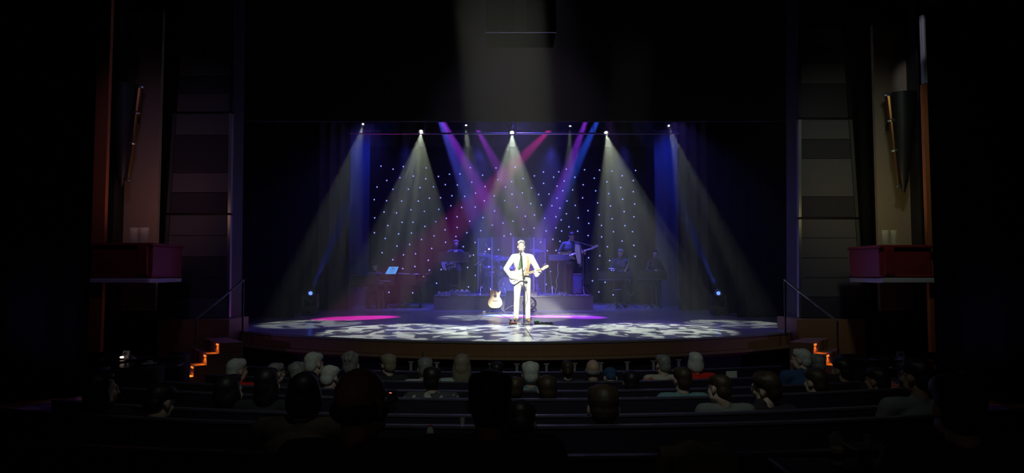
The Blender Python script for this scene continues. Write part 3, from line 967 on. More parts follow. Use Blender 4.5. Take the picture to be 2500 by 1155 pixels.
def fixture(name, pos, target, label, lens, grp, k=1.0, rl=.06):
    t = thing(name, label, 'stage light', pos, 0, grp)
    d = (Vector(target) - Vector(pos)).normalized()
    B = MB().lathe([(.085 * k, -.30 * k), (.095 * k, -.27 * k), (.095 * k, -.06 * k), (.08 * k, -.02 * k), (.08 * k, 0), (.07 * k, 0), (.07 * k, -.03 * k), (0, -.03 * k)], (0, 0, 0), d, 20)
    B.build('lamp_body', M['blackpaint'], t, True)
    MB().lathe([(0, -.024 * k), (rl * k, -.022 * k), (rl * k, -.012 * k), (0, -.004 * k)], (0, 0, 0), d, 16).build('lens', lens, t, True)
    c = -d * .16 * k
    yk = [c + Vector((-.115 * k, 0, 0)), c + Vector((-.115 * k, 0, .12 * k)), c + Vector((-.05 * k, 0, .19 * k)), c + Vector((.05 * k, 0, .19 * k)), c + Vector((.115 * k, 0, .12 * k)), c + Vector((.115 * k, 0, 0))]
    MB().tube(yk, .012 * k, 6).build('yoke', M['darkmetal'], t)
    MB().rbox(c + Vector((0, 0, .22 * k)), (.06 * k, .06 * k, .07 * k), .01).build('clamp', M['darkmetal'], t)
    return t
for i, nm in enumerate(('bright white lamp on the pipe above the seated guitarist side', 'brightest white lamp on the pipe above the singer', 'bright white lamp on the pipe above the saxophone player side')):
    fixture('profile_spotlight', lamp_pos[i], gr(*lamp_px[i][1]), nm, M['lampwhite'], 'bright lamps on the front pipe', 1.0, .035 if i != 1 else .045)
for i, nm in enumerate(('small white lamp at the left end of the rear pipe', 'small white lamp on the rear pipe left of the singer', 'small white lamp on the rear pipe right of the singer', 'small white lamp at the right end of the rear pipe')):
    fixture('profile_spotlight', back_pos[i], gr(*back_px[i][1]), nm, M['lampwhite2'], 'small lamps on the rear pipe', .9, .03)

def moving_light(px, py, Y, label, tilt):
    q = gr(px, py); q.y = Y; q.x = at(px, py, Y).x; q.z = 0
    t = thing('moving_head_light', label, 'stage light', q, 0, 'floor moving lights')
    MB().rbox((0, 0, .09), (.38, .32, .16), .03).build('base', M['darkmetal'], t)
    MB().box((0, -.163, .09), (.1, .006, .04)).build('display', M['blackgloss'], t)
    y0 = .17
    yk = MB()
    for s in (-1, 1):
        yk.rbox((s * .19, 0, .38), (.055, .12, .34), .02)
    yk.rbox((0, 0, .2), (.40, .13, .07), .02)
    yk.build('yoke', M['darkmetal'], t)
    hd = Vector((0, -.02, .50)); d = Vector((tilt * 6, -.80, .42)).normalized()
    MB().lathe([(.08, -.20), (.125, -.15), (.135, -.02), (.12, .06), (.10, .13), (.085, .17), (.07, .17), (.07, .12), (0, .12)], hd, d, 24).build('head', M['blackpaint'], t, True)
    MB().hoop([(.082, .155), (.092, .16), (.092, .178), (.080, .18)], hd, d, 24).build('rim', M['steel'], t, True)
    MB().lathe([(0, .135), (.048, .137), (.048, .155), (0, .166)], hd, d, 20).build('lens', M['lampblue'], t, True)
    return q + hd + d * .2
ml1 = moving_light(757, 769, 17.2, 'black moving head light with blue lens on the stage floor at the left', .05)
ml2 = moving_light(1755, 769, 17.2, 'black moving head light with blue lens on the stage floor at the right', -.05)
spot('floor_beam', ml1, ml1 + Vector((1.2, .2, 3.0)), (.03, .08, 1.0), 5000, 9, .4, .03)
spot('floor_beam', ml2, ml2 + Vector((-1.2, .2, 3.0)), (.03, .08, 1.0), 5000, 9, .4, .03)

# ---------------------------------------------------------------- riser
RT = .41
ra, rb_ = at(1059, 740, 19.5).x, at(1448, 740, 19.5).x
t = thing('stage_riser', 'long low grey platform carrying the band', 'platform', ((ra + rb_) / 2, 19.5, 0))
W_ = rb_ - ra
MB().box((0, 1.5, (RT - .03) / 2), (W_, 3.0, RT - .03)).build('front_skirt', M['riser'], t)
MB().rbox((0, 1.5, RT - .015), (W_ + .02, 3.04, .03), .008).build('deck', M['risertop'], t)
MB().box((0, -.012, RT - .01), (W_ + .03, .02, .02)).build('edge_strip', M['steel'], t)
# ================================================================ INSTRUMENTS AND STAGE THINGS
def smooth_outline(pts, n=6):
    "closed Catmull-Rom through the points"
    out = []; m = len(pts)
    for i in range(m):
        p0, p1, p2, p3 = (Vector(pts[(i + k) % m]) for k in (-1, 0, 1, 2))
        for j in range(n):
            t = j / n
            q = .5 * ((2 * p1) + (p2 - p0) * t + (2 * p0 - 5 * p1 + 4 * p2 - p3) * t * t + (3 * p1 - p0 - 3 * p2 + p3) * t ** 3)
            out.append((q.x, q.y))
    return out


STRAT = smooth_outline([(-.245, 0), (-.235, .09), (-.17, .155), (-.09, .135), (-.01, .115), (.06, .13), (.13, .165), (.185, .155), (.165, .11), (.105, .075), (.085, .035), (.085, -.035), (.10, -.06), (.13, -.10), (.145, -.15), (.10, -.155), (.04, -.12), (-.03, -.115), (-.10, -.14), (-.18, -.15), (-.235, -.085)])
PG = smooth_outline([(-.12, -.085), (-.10, .03), (-.02, .075), (.08, .10), (.10, .055), (.08, .02), (.08, -.03), (.10, -.085), (.03, -.095), (-.05, -.10)])


def electric(root, Mx, body_m, guard_m, neck_m=None, bass=False, headL=.14):
    "x runs along the neck, y up across the body, z out of the top"
    k = 1.12 if bass else 1.0
    NL = .60 if bass else .44
    neck_m = neck_m or M['maple']
    sc = Mx @ Matrix.Diagonal((k, k, 1, 1))
    b = MB().prism(STRAT, -.02, .02, sc, .008).build('guitar_body', body_m, root, True)
    MB().prism(PG, .0205, .024, sc).build('pickguard', guard_m, root)
    pk = MB()
    for x in ((-.06, .0, .045) if not bass else (-.03, .02)): pk.rbox(sc @ Vector((x, 0, .029)), (.016, .07, .012), .003, Mx.to_3x3())
    pk.build('pickup', M['white'], root)
    MB().rbox(sc @ Vector((-.12, 0, .028)), (.03, .075, .016), .004, Mx.to_3x3()).build('bridge', M['chrome'], root)
    kn = MB()
    for x, y in ((-.10, -.075), (-.135, -.085), (-.06, -.08)): kn.lathe([(.011, 0), (.010, .014), (0, .014)], sc @ Vector((x, y, .024)), Mx.to_3x3() @ Vector((0, 0, 1)), 12)
    kn.build('knob', M['chrome'], root)
    o = Mx @ Vector((.09 * k, 0, 0))
    nk = MB().rings([[Mx @ Vector((x, y, z)) for y, z in ((-w_, .024), (-w_ * .7, .006), (w_ * .7, .006), (w_, .024))] for x, w_ in ((.05 * k, .028), (.09 * k + NL, .021))])
    nk.build('neck', neck_m, root)
    fr = MB()
    L = NL + .12
    for i in range(1, 20):
        x = .09 * k + NL - L * (1 - 2 ** (-i / 12))
        fr.box(Mx @ Vector((x, 0, .0255)), (.0025, .042, .003), Mx.to_3x3())
    fr.build('frets', M['chrome'], root)
    x0 = .09 * k + NL
    H = smooth_outline([(x0 - .01, -.022), (x0 + .02, -.032), (x0 + .05, -.02), (x0 + headL, .0), (x0 + headL + .02, .03), (x0 + headL - .01, .055), (x0 + .06, .048), (x0 + .02, .03), (x0 - .01, .022)], 4)
    hd = MB().prism(H, .004, .02, Mx).build('headstock', neck_m, root, True)
    pg = MB()
    for i in range(4 if bass else 6):
        x = x0 + .03 + i * (headL - .04) / (3 if bass else 5)
        pg.tube([Mx @ Vector((x, .045 + i * .002, .012)), Mx @ Vector((x, .075 + i * .002, .012))], .004 if not bass else .006, 6)
        pg.ell(Mx @ Vector((x, .08 + i * .002, .012)), (.010, .008, .006), Mx.to_3x3(), 8, 5)
    pg.build('tuning_pegs', M['chrome'], hd)
    st = MB()
    for i in range(4 if bass else 6):
        y = -.017 + .034 * i / (3 if bass else 5)
        st.tube([Mx @ Vector((-.12 * k, y * 1.3, .036)), Mx @ Vector((x0, y, .028))], .0009, 4)
    st.build('strings', M['steel'], root)
    return b


def frame_mx(o, x, z):
    x = Vector(x).normalized(); z = Vector(z); z = (z - x * z.dot(x)).normalized(); y = z.cross(x)
    m = Matrix((x, y, z)).transposed().to_4x4(); m.translation = Vector(o); return m


# ---- the singer
t = thing('person', 'man in white suit with sage tie singing and playing a cream electric guitar', 'person', (at(1275, 700, 15.0).x, 15.0, 0))
J = stand_pose(1.78)
J.update(pel=Vector((0, 0, .95)), neck=Vector((0, .01, 1.49)), head=Vector((-.02, -.02, 1.655)), sr=Vector((-.19, 0, 1.425)), sl=Vector((.19, 0, 1.425)),
         er=Vector((-.36, .03, 1.17)), wr=Vector((-.235, -.17, .985)), el=Vector((.345, -.02, 1.15)), wl=Vector((.355, -.27, 1.13)),
         hr=Vector((-.095, 0, .92)), hl=Vector((.095, 0, .92)), kr=Vector((-.12, -.03, .5)), kl=Vector((.115, -.02, .5)), ar=Vector((-.135, .02, .09)), al=Vector((.125, .02, .09)))
gm = frame_mx((-.06, -.165, 1.015), (1, -.30, .30), (0, -1, .12))
neckp = gm @ Vector((.40, 0, .0))
J['wl'] = neckp + Vector((.0, .0, -.10))
J['el'] = Vector((.375, -.04, 1.09))
Mh, bo, to, lo = figure(t, J, M['skin_lit'], M['hair_grey'], M['suit'], M['suit'], M['shoe_tan'], 1.0, .0062, 'quiff', (.05, -.02, 0), jacket=True, topname='jacket',
       hands={'r': ((.86, -.12, -.12), (.1, .9, -.1), 1, .25, 1.0), 'l': ((-.15, -.30, .95), (.1, 1, .15), 1, .75, .95)})
# trousers' loose hems, shirt front, collar, tie, lapels, belt
shirt = MB().sheet([[(-.05, -.085, 1.46), (.03, -.085, 1.46)], [(-.06, -.137, 1.36), (.05, -.137, 1.36)], [(-.055, -.150, 1.22), (.045, -.150, 1.22)], [(-.04, -.142, 1.08), (.03, -.142, 1.08)]], .008)
shirt.build('shirt_front', M['white'], t, True)
tie = MB().sheet([[(-.033, -.105, 1.452), (.003, -.105, 1.452)], [(-.055, -.150, 1.37), (.010, -.150, 1.37)], [(-.085, -.166, 1.25), (.015, -.166, 1.25)], [(-.090, -.164, 1.15), (.015, -.164, 1.15)], [(-.05, -.158, 1.10), (.0, -.158, 1.10)]], .012)
tie.build('tie', M['tie'], t, True)
MB().tube([(-.06, -.05, 1.50), (-.03, -.085, 1.475), (-.01, -.10, 1.455), (.02, -.085, 1.475), (.055, -.05, 1.50)], .013, 8).build('collar', M['white'], t, True)
for s in (-1, 1):
    MB().sheet([[(s * .06 - .01, -.075, 1.49), (s * .10 - .01, -.07, 1.47)], [(s * .08 - .01, -.150, 1.38), (s * .14 - .01, -.135, 1.37)], [(s * .07, -.168, 1.24), (s * .115, -.158, 1.24)], [(s * .035, -.160, 1.08), (s * .055, -.158, 1.08)]], .010).build('lapel', M['suit'], t, True)
MB().hoop([(.150, -.02), (.158, -.016), (.158, .016), (.150, .02)], (0, 0, 0), n=28).build('belt', M['shoe'], t, True).matrix_basis = Matrix.Translation((0, 0, .975)) @ Matrix.Diagonal((1.08, .80, 1, 1))
MB().rbox((0, -.132, .975), (.04, .012, .032), .004).build('belt_buckle', M['chrome'], t)
singer = t
# guitar and strap
g = thing('electric_guitar', 'cream electric guitar with cream pickguard held by the singer', 'guitar', t.location)
electric(g, gm, M['cream'], M['cream'])
sp_ = [Vector((.115, -.150, 1.09)), Vector((.130, -.172, 1.20)), Vector((.125, -.160, 1.32)), Vector((.115, -.112, 1.43)), Vector((.10, -.01, 1.49)), Vector((.02, .12, 1.40)), Vector((-.10, .15, 1.22)), Vector((-.19, .09, 1.08)), gm @ Vector((-.24, 0, 0))]
row = []
for i, p in enumerate(sp_):
    a = sp_[max(i - 1, 0)]; b = sp_[min(i + 1, len(sp_) - 1)]
    d = (b - a).normalized(); n = Vector((p.x, p.y, 0)) - Vector((.03, .01, 0)); n = n.normalized() if n.length > .02 else Vector((0, -1, 0))
    s = Vector((-.026, 0, 0)) if i < 5 else d.cross(n).normalized() * .026
    if i >= 5 and s.x > 0: s = -s
    row.append([p + s, p - s])
MB().sheet(row, .006).build('strap', M['strap'], g, True)

# ---- microphone stand in front of the singer
ms = thing('microphone_stand', 'dark straight microphone stand with round base in front of the singer', 'microphone stand', (at(1279, 793, 14.35).x, 14.35, 0))
MB().lathe([(.0, 0), (.17, 0), (.17, .012), (.05, .022), (.02, .04), (0, .04)], n=32).build('round_base', M['steel'], ms, True)
MB().tube([(0, 0, .03), (0, 0, 1.0)], .013, 10).build('tube', M['darkmetal'], ms, True)
MB().tube([(0, 0, .95), (-.05, .18, 1.35), (-.065, .30, 1.50)], .008, 8).build('upper_tube', M['darkmetal'], ms, True)
MB().lathe([(.022, -.04), (.026, -.03), (.026, .03), (.02, .04)], (0, 0, .98), n=14).build('clutch', M['blackpaint'], ms, True)
MB().tube([(0, 0, .60), (.06, -.02, .75), (.035, 0, .96)], .006, 6).build('cable_loop', M['cable'], ms, True)
mic = thing('microphone', 'handheld style microphone clipped on the stand at the singer\'s mouth', 'microphone', ms.location + Vector((-.065, .30, 1.50)))
MB().cap((0, -.06, -.05), .011, (0, .04, .04), .015).build('handle', M['blackpaint'], mic, True)
MB().ell((0, .065, .062), (.026, .026, .026)).build('grille', M['steel'], mic, True)

# ---- pedals and bits at the singer's feet
pb = thing('effects_pedal', 'small red effects pedal with black switches left of the microphone stand', 'pedal', (at(1252, 794, 14.3).x, 14.3, 0))
MB().rbox((0, 0, .025), (.17, .12, .05), .01).build('casing', M['redwood'], pb)
for s in (-1, 1): MB().lathe([(.014, 0), (.014, .03), (.02, .035), (.018, .05), (0, .05)], (s * .04, .02, .05), n=10).build('knob', M['blackpaint'], pb)
MB().tube([(-.06, .0, .05), (-.07, 0, .14), (0, .01, .17), (.07, 0, .13), (.06, .0, .05)], .005, 6).build('patch_cable', M['cable'], pb)
pt = thing('tuner_pedal', 'small tuner pedal glowing green right of the microphone stand', 'pedal', (at(1311, 794, 14.4).x, 14.4, 0))
MB().rbox((0, 0, .03), (.12, .14, .06), .01).build('casing', M['blackpaint'], pt)
MB().box((0, .02, .068), (.08, .07, .012)).build('display', M['ledgreen'], pt)
MB().ell((0, -.04, .065), (.018, .018, .012)).build('footswitch', M['chrome'], pt)
pz = thing('pedal_board', 'low black pedal board on the floor beside the tuner pedal', 'pedal', (at(1333, 796, 14.3).x, 14.3, 0))
MB().rbox((0, 0, .02), (.30, .14, .04), .01).build('casing', M['blackpaint'], pz)
for s in (-1, 0, 1): MB().ell((s * .09, 0, .045), (.015, .015, .012)).build('footswitch', M['steel'], pz)
cb = [Vector(gr(x, y)) for x, y in ((1282, 799), (1290, 812), (1297, 822), (1302, 828))]
tag(MB().tube([p + Vector((0, 0, .006)) for p in cb], .006, 6).build('microphone_cable', M['cable'], None, True), 'thin dark cable running from the microphone stand to the stage edge', 'cable')
ll = [gr(x, y) for x, y in ((1160, 790), (1180, 770), (1210, 765), (1240, 777), (1252, 790))]
tag(MB().tube([p + Vector((0, 0, .006)) for p in ll], .005, 6).build('guitar_cable', M['cable'], None, True), 'thin dark cable curling on the floor beneath the acoustic guitar', 'cable')

# ---- acoustic guitar on its stand
AY = 18.4
q = at(1209, 754, AY)
ag = thing('acoustic_guitar', 'honey coloured acoustic guitar with cutaway resting upright on a stand', 'guitar', (q.x, AY, 0))
lean = Matrix.Translation((0, 0, .11)) @ Matrix.Rotation(R(-9), 4, 'X')
AGo = smooth_outline([(0, 0), (.11, .012), (.185, .09), (.195, .17), (.165, .25), (.125, .31), (.125, .36), (.148, .43), (.140, .478), (.115, .455), (.075, .43), (.035, .47), (0, .492), (-.06, .505), (-.125, .475), (-.148, .42), (-.125, .35), (-.125, .31), (-.165, .25), (-.195, .17), (-.185, .09), (-.11, .012)])
AX = lean @ Matrix.Rotation(R(90), 4, 'X')       # outline x,y -> x,z ; +z of the prism looks to -y
MB().prism(AGo, -.05, .045, AX, .006).build('guitar_body', M['rosewood'], ag, True)
MB().prism([(x * .985, .004 + y * .985) for x, y in AGo], .0455, .05, AX).build('soundboard', M['spruce'], ag)
MB().prism([(.047 * cos(2 * pi * i / 24), .335 + .047 * sin(2 * pi * i / 24)) for i in range(24)], .0505, .052, AX).build('sound_hole', M['blackpaint'], ag)
MB().prism(smooth_outline([(-.075, .205), (-.04, .215), (0, .20), (.04, .215), (.075, .205), (.04, .19), (0, .18), (-.04, .19)], 4), .0505, .062, AX).build('bridge', M['rosewood'], ag)
MB().rings([[AX @ Vector((x, y, z)) for x, z in ((-w_, .05), (w_, .05), (w_ * .8, .03), (-w_ * .8, .03))] for y, w_ in ((.40, .027), (.92, .022))]).rings([[AX @ Vector((x, y, z)) for x, z in ((-w_, .062), (w_, .062), (w_, .048), (-w_, .048))] for y, w_ in ((.39, .028), (.92, .022))]).build('neck', M['rosewood'], ag)
MB().prism([(-.03, .92), (.03, .92), (.038, 1.10), (.02, 1.115), (-.02, 1.115), (-.038, 1.10)], .03, .046, AX).build('headstock', M['rosewood'], ag)
pg = MB()
for i in range(3):
    for s in (-1, 1): pg.tube([AX @ Vector((s * .03, .96 + i * .05, .035)), AX @ Vector((s * .058, .96 + i * .05, .035))], .006, 6)
pg.build('tuning_pegs', M['chrome'], ag)
st = MB()
for i in range(6): st.tube([AX @ Vector((-.02 + .008 * i, .2, .064)), AX @ Vector((-.017 + .0068 * i, .92, .064))], .0008, 4)
st.build('strings', M['brass'], ag)
gs = thing('guitar_stand', 'black folding guitar stand carrying the acoustic guitar', 'stand', (q.x, AY, 0))
for s in (-1, 1):
    MB().tube([(0, .06, .20), (s * .10, -.02, .13), (s * .21, -.10, .02)], .012, 8).build('leg', M['darkmetal'], gs, True)
    MB().tube([(s * .07, .06, .105), (s * .07, -.08, .095), (s * .07, -.095, .13)], .011, 8).build('cradle_arm', M['darkmetal'], gs, True)
    MB().ell((s * .21, -.10, .02), (.022, .022, .018)).build('rubber_foot', M['shoe'], gs, True)
MB().tube([(-.07, .06, .105), (.07, .06, .105)], .011, 8).build('crossbar', M['darkmetal'], gs, True)
MB().tube([(0, .06, .20), (0, .17, .012)], .012, 8).build('rear_leg', M['darkmetal'], gs, True)
# small foot lamp/pedal beside it
o = thing('foot_pedal', 'small chrome foot pedal beside the guitar stand', 'pedal', (at(1182, 757, 18.3).x, 18.3, 0))
MB().rbox((0, 0, .03), (.09, .11, .06), .012).build('casing', M['steel'], o)
MB().ell((0, 0, .065), (.02, .02, .015)).build('switch', M['chrome'], o)

# ---- draped box, fan and floor things behind the singer
q = at(1252, 757, 19.0)
bx = thing('draped_case', 'grey box draped with dark cloth behind the singer\'s right leg', 'case', (q.x, 19.0, 0))
MB().rbox((0, .12, .27), (.34, .28, .50), .02).build('case_body', M['greycoat'], bx)
MB().rbox((0, .12, .54), (.36, .30, .05), .02).build('lid', M['darkmetal'], bx)
cl = []
for k in range(9):
    z = .56 - .54 * k / 8; cl.append([(-.17 - .06 * k / 8 + .03 * sin(i * 1.9), -.03 - .015 * k / 8 + .02 * sin(i * 2.3 + k * .3), z) if i < 3 else (-.17 + .05 * i + .012 * sin(i * 2 + k * .2), -.035 + .018 * sin(i * 2.3 + k * .25), z) for i in range(5)])
MB().sheet(cl, .008).build('cloth', M['leg'], bx, True)
MB().tube([(-.24, -.07, .02), (-.10, -.04, .12), (.0, -.02, .16), (.15, -.05, .10), (.24, -.07, .02)], .014, 8).build('stand_leg', M['darkmetal'], bx, True)
fn = thing('round_floor_fan', 'black round floor fan partly hidden by the singer\'s left leg', 'fan', (at(1293, 755, 18.7).x, 18.7, 0))
MB().hoop([(.15, -.05), (.19, -.04), (.20, 0), (.19, .04), (.15, .05)], (0, 0, .23), (.2, -1, .1), 24).build('housing', M['shoe'], fn, True)
fb = MB()
for k in range(5):
    a = 2 * pi * k / 5; fb.ell((.07 * cos(a), 0, .23 + .07 * sin(a)), (.05, .008, .03), Matrix.Rotation(-a, 3, 'Y'))
fb.build('blades', M['darkmetal'], fn, True)
MB().rbox((0, .02, .02), (.26, .16, .04), .01).build('foot', M['darkmetal'], fn)
MB().tube([(0, .02, .03), (0, .02, .12)], .02, 8).build('bracket', M['darkmetal'], fn)
tag(MB().rbox((at(1250, 761, 17.9).x, 17.9, .02), (.18, .10, .035), .006).build('power_strip', M['white']), 'short white power strip lying on the floor beside the draped grey box', 'power strip')

# ---- drum shield, drum kit
DY = 19.8
shx = [1167, 1201, 1253, 1303, 1331]
pts = [Vector((at(px, 600, DY + dy).x, DY + dy)) for px, dy in zip(shx, (.75, .12, 0, .12, .75))]
pts = [Vector((at(1167, 600, 20.5).x, 20.5)), Vector((at(1201, 600, 19.9).x, 19.9)), Vector((at(1253, 600, 19.75).x, 19.75)), Vector((at(1303, 600, 19.9).x, 19.9)), Vector((at(1331, 600, 20.5).x, 20.5))]
c0 = pts[2]
sh = thing('drum_shield', 'clear folding acrylic screen with blue lit hinges around the drum kit', 'screen', (c0.x, c0.y, RT))
H = at(1250, 579, 19.8).z - RT
for a, b_ in zip(pts[:-1], pts[1:]):
    a2, b2 = a - c0, b_ - c0; d = (b2 - a2).normalized(); n = Vector((d.y, -d.x)) * .004
    A2 = a2 + d * .02; B2 = b2 - d * .02
    MB().rings([[Vector((p.x, p.y, z)) for p in (A2 + n, B2 + n, B2 - n, A2 - n)] for z in (.012, H)]).build('panel', M['plexi'], sh)
for i, p in enumerate(pts):
    p2 = p - c0; r = .022 if i in (1, 2, 3) else .008
    MB().tube([(p2.x, p2.y, .0), (p2.x, p2.y, H)], r, 8).build('hinge', M['plexirod'], sh)

kx = at(1235, 650, 21.0).x
dk = thing('drum_kit', 'drum kit with blue lit cymbals behind the clear screen', 'drum kit', (kx, 21.1, RT))
MB().lathe([(.25, -.2), (.27, -.2), (.27, .2), (.25, .2)], (0, 0, .28), (0, 1, 0), 32).build('bass_drum', M['drum'], dk, True)
MB().lathe([(0, -.205), (.25, -.205), (.25, -.195), (0, -.195)], (0, 0, .28), (0, 1, 0), 32).build('bass_drum_head', M['skinhead'], dk)
def drum(nm, c, r, h, ax):
    o = MB().lathe([(r, -h / 2), (r, h / 2)], c, ax, 28).build(nm, M['drum'], dk, True)
    MB().lathe([(0, h / 2), (r * .98, h / 2), (r, h / 2 + .006), (0, h / 2 + .008)], c, ax, 28).build('drum_head', M['skinhead'], o)
    for z in (-h / 2, h / 2): MB().hoop([(r, z - .012), (r + .012, z - .012), (r + .012, z + .012), (r, z + .012)], c, ax, 28).build('hoop', M['chrome'], o, True)
drum('tom', (-.19, -.05, .72), .15, .2, (0, -.35, 1)); drum('tom', (.17, -.05, .72), .16, .22, (0, -.35, 1))
drum('floor_tom', (.52, .25, .45), .2, .36, (0, -.05, 1)); drum('snare_drum', (-.38, .3, .6), .18, .14, (.05, -.1, 1))
for k in range(3):
    a = 2 * pi * k / 3 + .5
    MB().tube([(.52 + .2 * cos(a), .25 + .2 * sin(a), .0), (.52 + .2 * cos(a), .25 + .2 * sin(a), .5)], .009, 6).build('leg', M['chrome'], dk)
def cymbal(px, py, Y, r, tilt, label='cymbal'):
    q = at(px, py, Y) - dk.location
    ax = Vector((tilt, -.28, 1)).normalized()
    st = MB().tube([(q.x, q.y, .3), (q.x, q.y, q.z)], .010, 8)
    for k in range(3):
        a = 2 * pi * k / 3 + .9; st.tube([(q.x, q.y, .35), (q.x + .26 * cos(a), q.y + .26 * sin(a), .012)], .009, 6)
    so = st.build('cymbal_stand', M['chrome'], dk, True)
    MB().lathe([(r, 0), (r * .5, .012), (.045, .022), (.03, .04), (0, .045), (0, .038), (.03, .032), (.045, .015), (r * .5, .006), (r, -.003)], q, ax, 32).build('cymbal', M['cymbal'], so, True)
cymbal(1212, 628, 20.9, .26, .0); cymbal(1228, 632, 20.6, .24, -.15); cymbal(1182, 622, 21.4, .22, .1); cymbal(1310, 612, 21.0, .22, .05); cymbal(1194, 652, 20.6, .17, 0)
for (px, py) in ((1180, 650), (1217, 641), (1186, 670), (1224, 668), (1232, 655)):
    q = at(px, py, 20.35) - dk.location
    MB().lathe([(.02, -.05), (.028, -.02), (.03, .03), (.02, .05)], q, (.5, .3, -1), 12).build('drum_microphone', M['steel'], dk, True)
ds = thing('drum_throne', 'round drum stool behind the drum kit', 'stool', (kx + .1, 21.75, RT))
MB().lathe([(.0, .45), (.16, .45), (.17, .48), (.16, .53), (0, .54)], n=20).build('seat', M['shoe'], ds, True)
for k in range(3):
    a = 2 * pi * k / 3; MB().tube([(0, 0, .42), (.22 * cos(a), .22 * sin(a), .01)], .012, 6).build('leg', M['chrome'], ds)

def boom(name, label, base, top, tip, z0, back=None, micr=True):
    t = thing(name, label, 'microphone stand', base)
    o = Vector(base)
    T = Vector(top) - o; P = Vector(tip) - o
    MB().tube([(0, 0, .12), (T.x, T.y, T.z)], .011, 8).build('upright', M['steel'], t, True)
    for k in range(3):
        a = 2 * pi * k / 3 + .5; MB().tube([(0, 0, .26), (.30 * cos(a), .30 * sin(a), .015)], .010, 6).build('leg', M['steel'], t)
    bk = Vector(back) - o if back else T - (P - T) * .35
    MB().tube([bk, P], .009, 8).build('boom_arm', M['steel'], t, True)
    MB().lathe([(.02, -.025), (.02, .025)], T, (0, 1, 0), 12).build('clutch', M['blackpaint'], t)
    if micr:
        d = (P - T).normalized()
        MB().cap(P - d * .02, .012, P + d * .12, .016).build('microphone', M['steel'], t, True)
    return t
Y = 20.0
boom('boom_stand', 'boom microphone stand left of the drum screen with angled arm', (at(1174, 700, Y).x, Y, RT), at(1174, 638, Y), at(1193, 625, Y + .4), RT, at(1158, 648, Y))
boom('boom_stand', 'tall boom stand inside the left drum screen panel reaching above the hinge', (at(1193, 700, 20.9).x, 20.9, RT), at(1193, 612, 20.9), at(1190, 604, 20.9), RT, at(1201, 577, 20.9))
boom('boom_stand', 'boom stand right of the drums with arm rising to the left', (at(1311, 700, 20.9).x, 20.9, RT), at(1299, 612, 20.9), at(1291, 574, 20.9), RT, at(1299, 613, 20.9), False)
cl_ = thing('clip_lamp', 'small warm clip lamp glowing on the stand left of the drums', 'lamp', at(1194, 608, 20.7))
MB().ell((0, 0, 0), (.035, .03, .035)).build('bulb', M['clipwarm'], cl_, True)
MB().lathe([(.05, .0), (.045, .04), (.015, .06), (0, .06)], (0, .01, .01), (0, .4, 1), 14).build('shade', M['blackpaint'], cl_, True)
MB().tube([(0, .02, .06), (0, .1, .03), (0, .18, -.0)], .006, 6).build('arm', M['darkmetal'], cl_)

# ---- music stands
def music_stand(px, py, Y, w_, h, label, z0=0.0, tilt=20, m='blackpaint', sheets=True):
    q = at(px, py, Y)
    t = thing('music_stand', label, 'music stand', (q.x, Y, z0), 0)
    zc = q.z - z0; rot = Matrix.Rotation(R(-tilt), 3, 'X')
    MB().rbox((0, -.02, zc), (w_, .014, h), .005, rot).build('desk', M[m], t)
    MB().box(Vector((0, -.02, zc)) + rot @ Vector((0, .03, -h / 2)), (w_, .06, .008), rot).build('ledge', M['steel'], t)
    MB().tube([(0, 0, .10), (0, 0, zc - .04)], .013, 8).build('pole', M['darkmetal'], t, True)
    for k in range(3):
        a = 2 * pi * k / 3 + .5; MB().tube([(0, 0, .22), (.25 * cos(a), .25 * sin(a), .012)], .010, 6).build('leg', M['darkmetal'], t)
    return t
music_stand(1108, 627, 19.85, .90, .28, 'wide black music stand hiding the seated guitarist\'s chest', RT, 12)
music_stand(1365, 628, 19.9, .62, .18, 'low wide blue lit music stand in front of the bass player', RT, 30)
music_stand(1500, 673, 20.1, .95, .24, 'wide music stand in front of the saxophone player', 0, 14)
music_stand(1592, 672, 20.1, .84, .26, 'wide dark music stand in front of the player at far right', 0, 12)
q = at(1496, 660, 20.06)
cl2 = thing('stand_light', 'small twin headed clip light on top of the saxophone player\'s music stand', 'lamp', q)
MB().tube([(0, 0, -.02), (0, .02, .03)], .006, 6).build('neck', M['darkmetal'], cl2)
MB().rbox((-.01, .02, .05), (.24, .05, .012), .004).build('hood', M['steel'], cl2)
for s in (-1, 1): MB().ell((s * .035, -.005, 0), (.016, .014, .014)).build('led', M['led'], cl2)

# ---- keyboards, piano, tablet
PY = 20.2
q = at(893, 690, PY)
kb = thing('digital_keyboard', 'long black digital keyboard on a stand at the left of the band', 'keyboard', (q.x, PY, 0))
zk = at(893, 697, PY).z
MB().rbox((0, 0, zk), (1.15, .34, .10), .02).build('keyboard_body', M['blackgloss'], kb)
MB().box((0, .10, zk + .055), (1.05, .14, .015)).build('white_keys', M['white'], kb)
MB().rbox((-.60, -.0, zk + .055), (.22, .3, .02), .006).build('end_cheek', M['white'], kb)
bk_ = MB()
for i in range(36): bk_.box((-.5 + i * .0285, .12, zk + .068), (.013, .09, .012)) if i % 7 not in (2, 6) else None
bk_.build('black_keys', M['shoe'], kb)
for s in (-1, 1):
    MB().tube([(s * .42, -.12, .012), (s * .42, -.12, zk - .05)], .018, 8).build('leg', M['darkmetal'], kb)
    MB().tube([(s * .42, .14, .012), (s * .42, .14, zk - .05)], .018, 8).build('leg', M['darkmetal'], kb)
MB().rbox((0.0, -.10, zk + .17), (.86, .02, .26), .005, Matrix.Rotation(R(-10), 3, 'X')).build('music_desk', M['blackpaint'], kb)
MB().box((-.25, -.125, zk + .303), (.30, .02, .012)).build('desk_edge', M['steel'], kb)
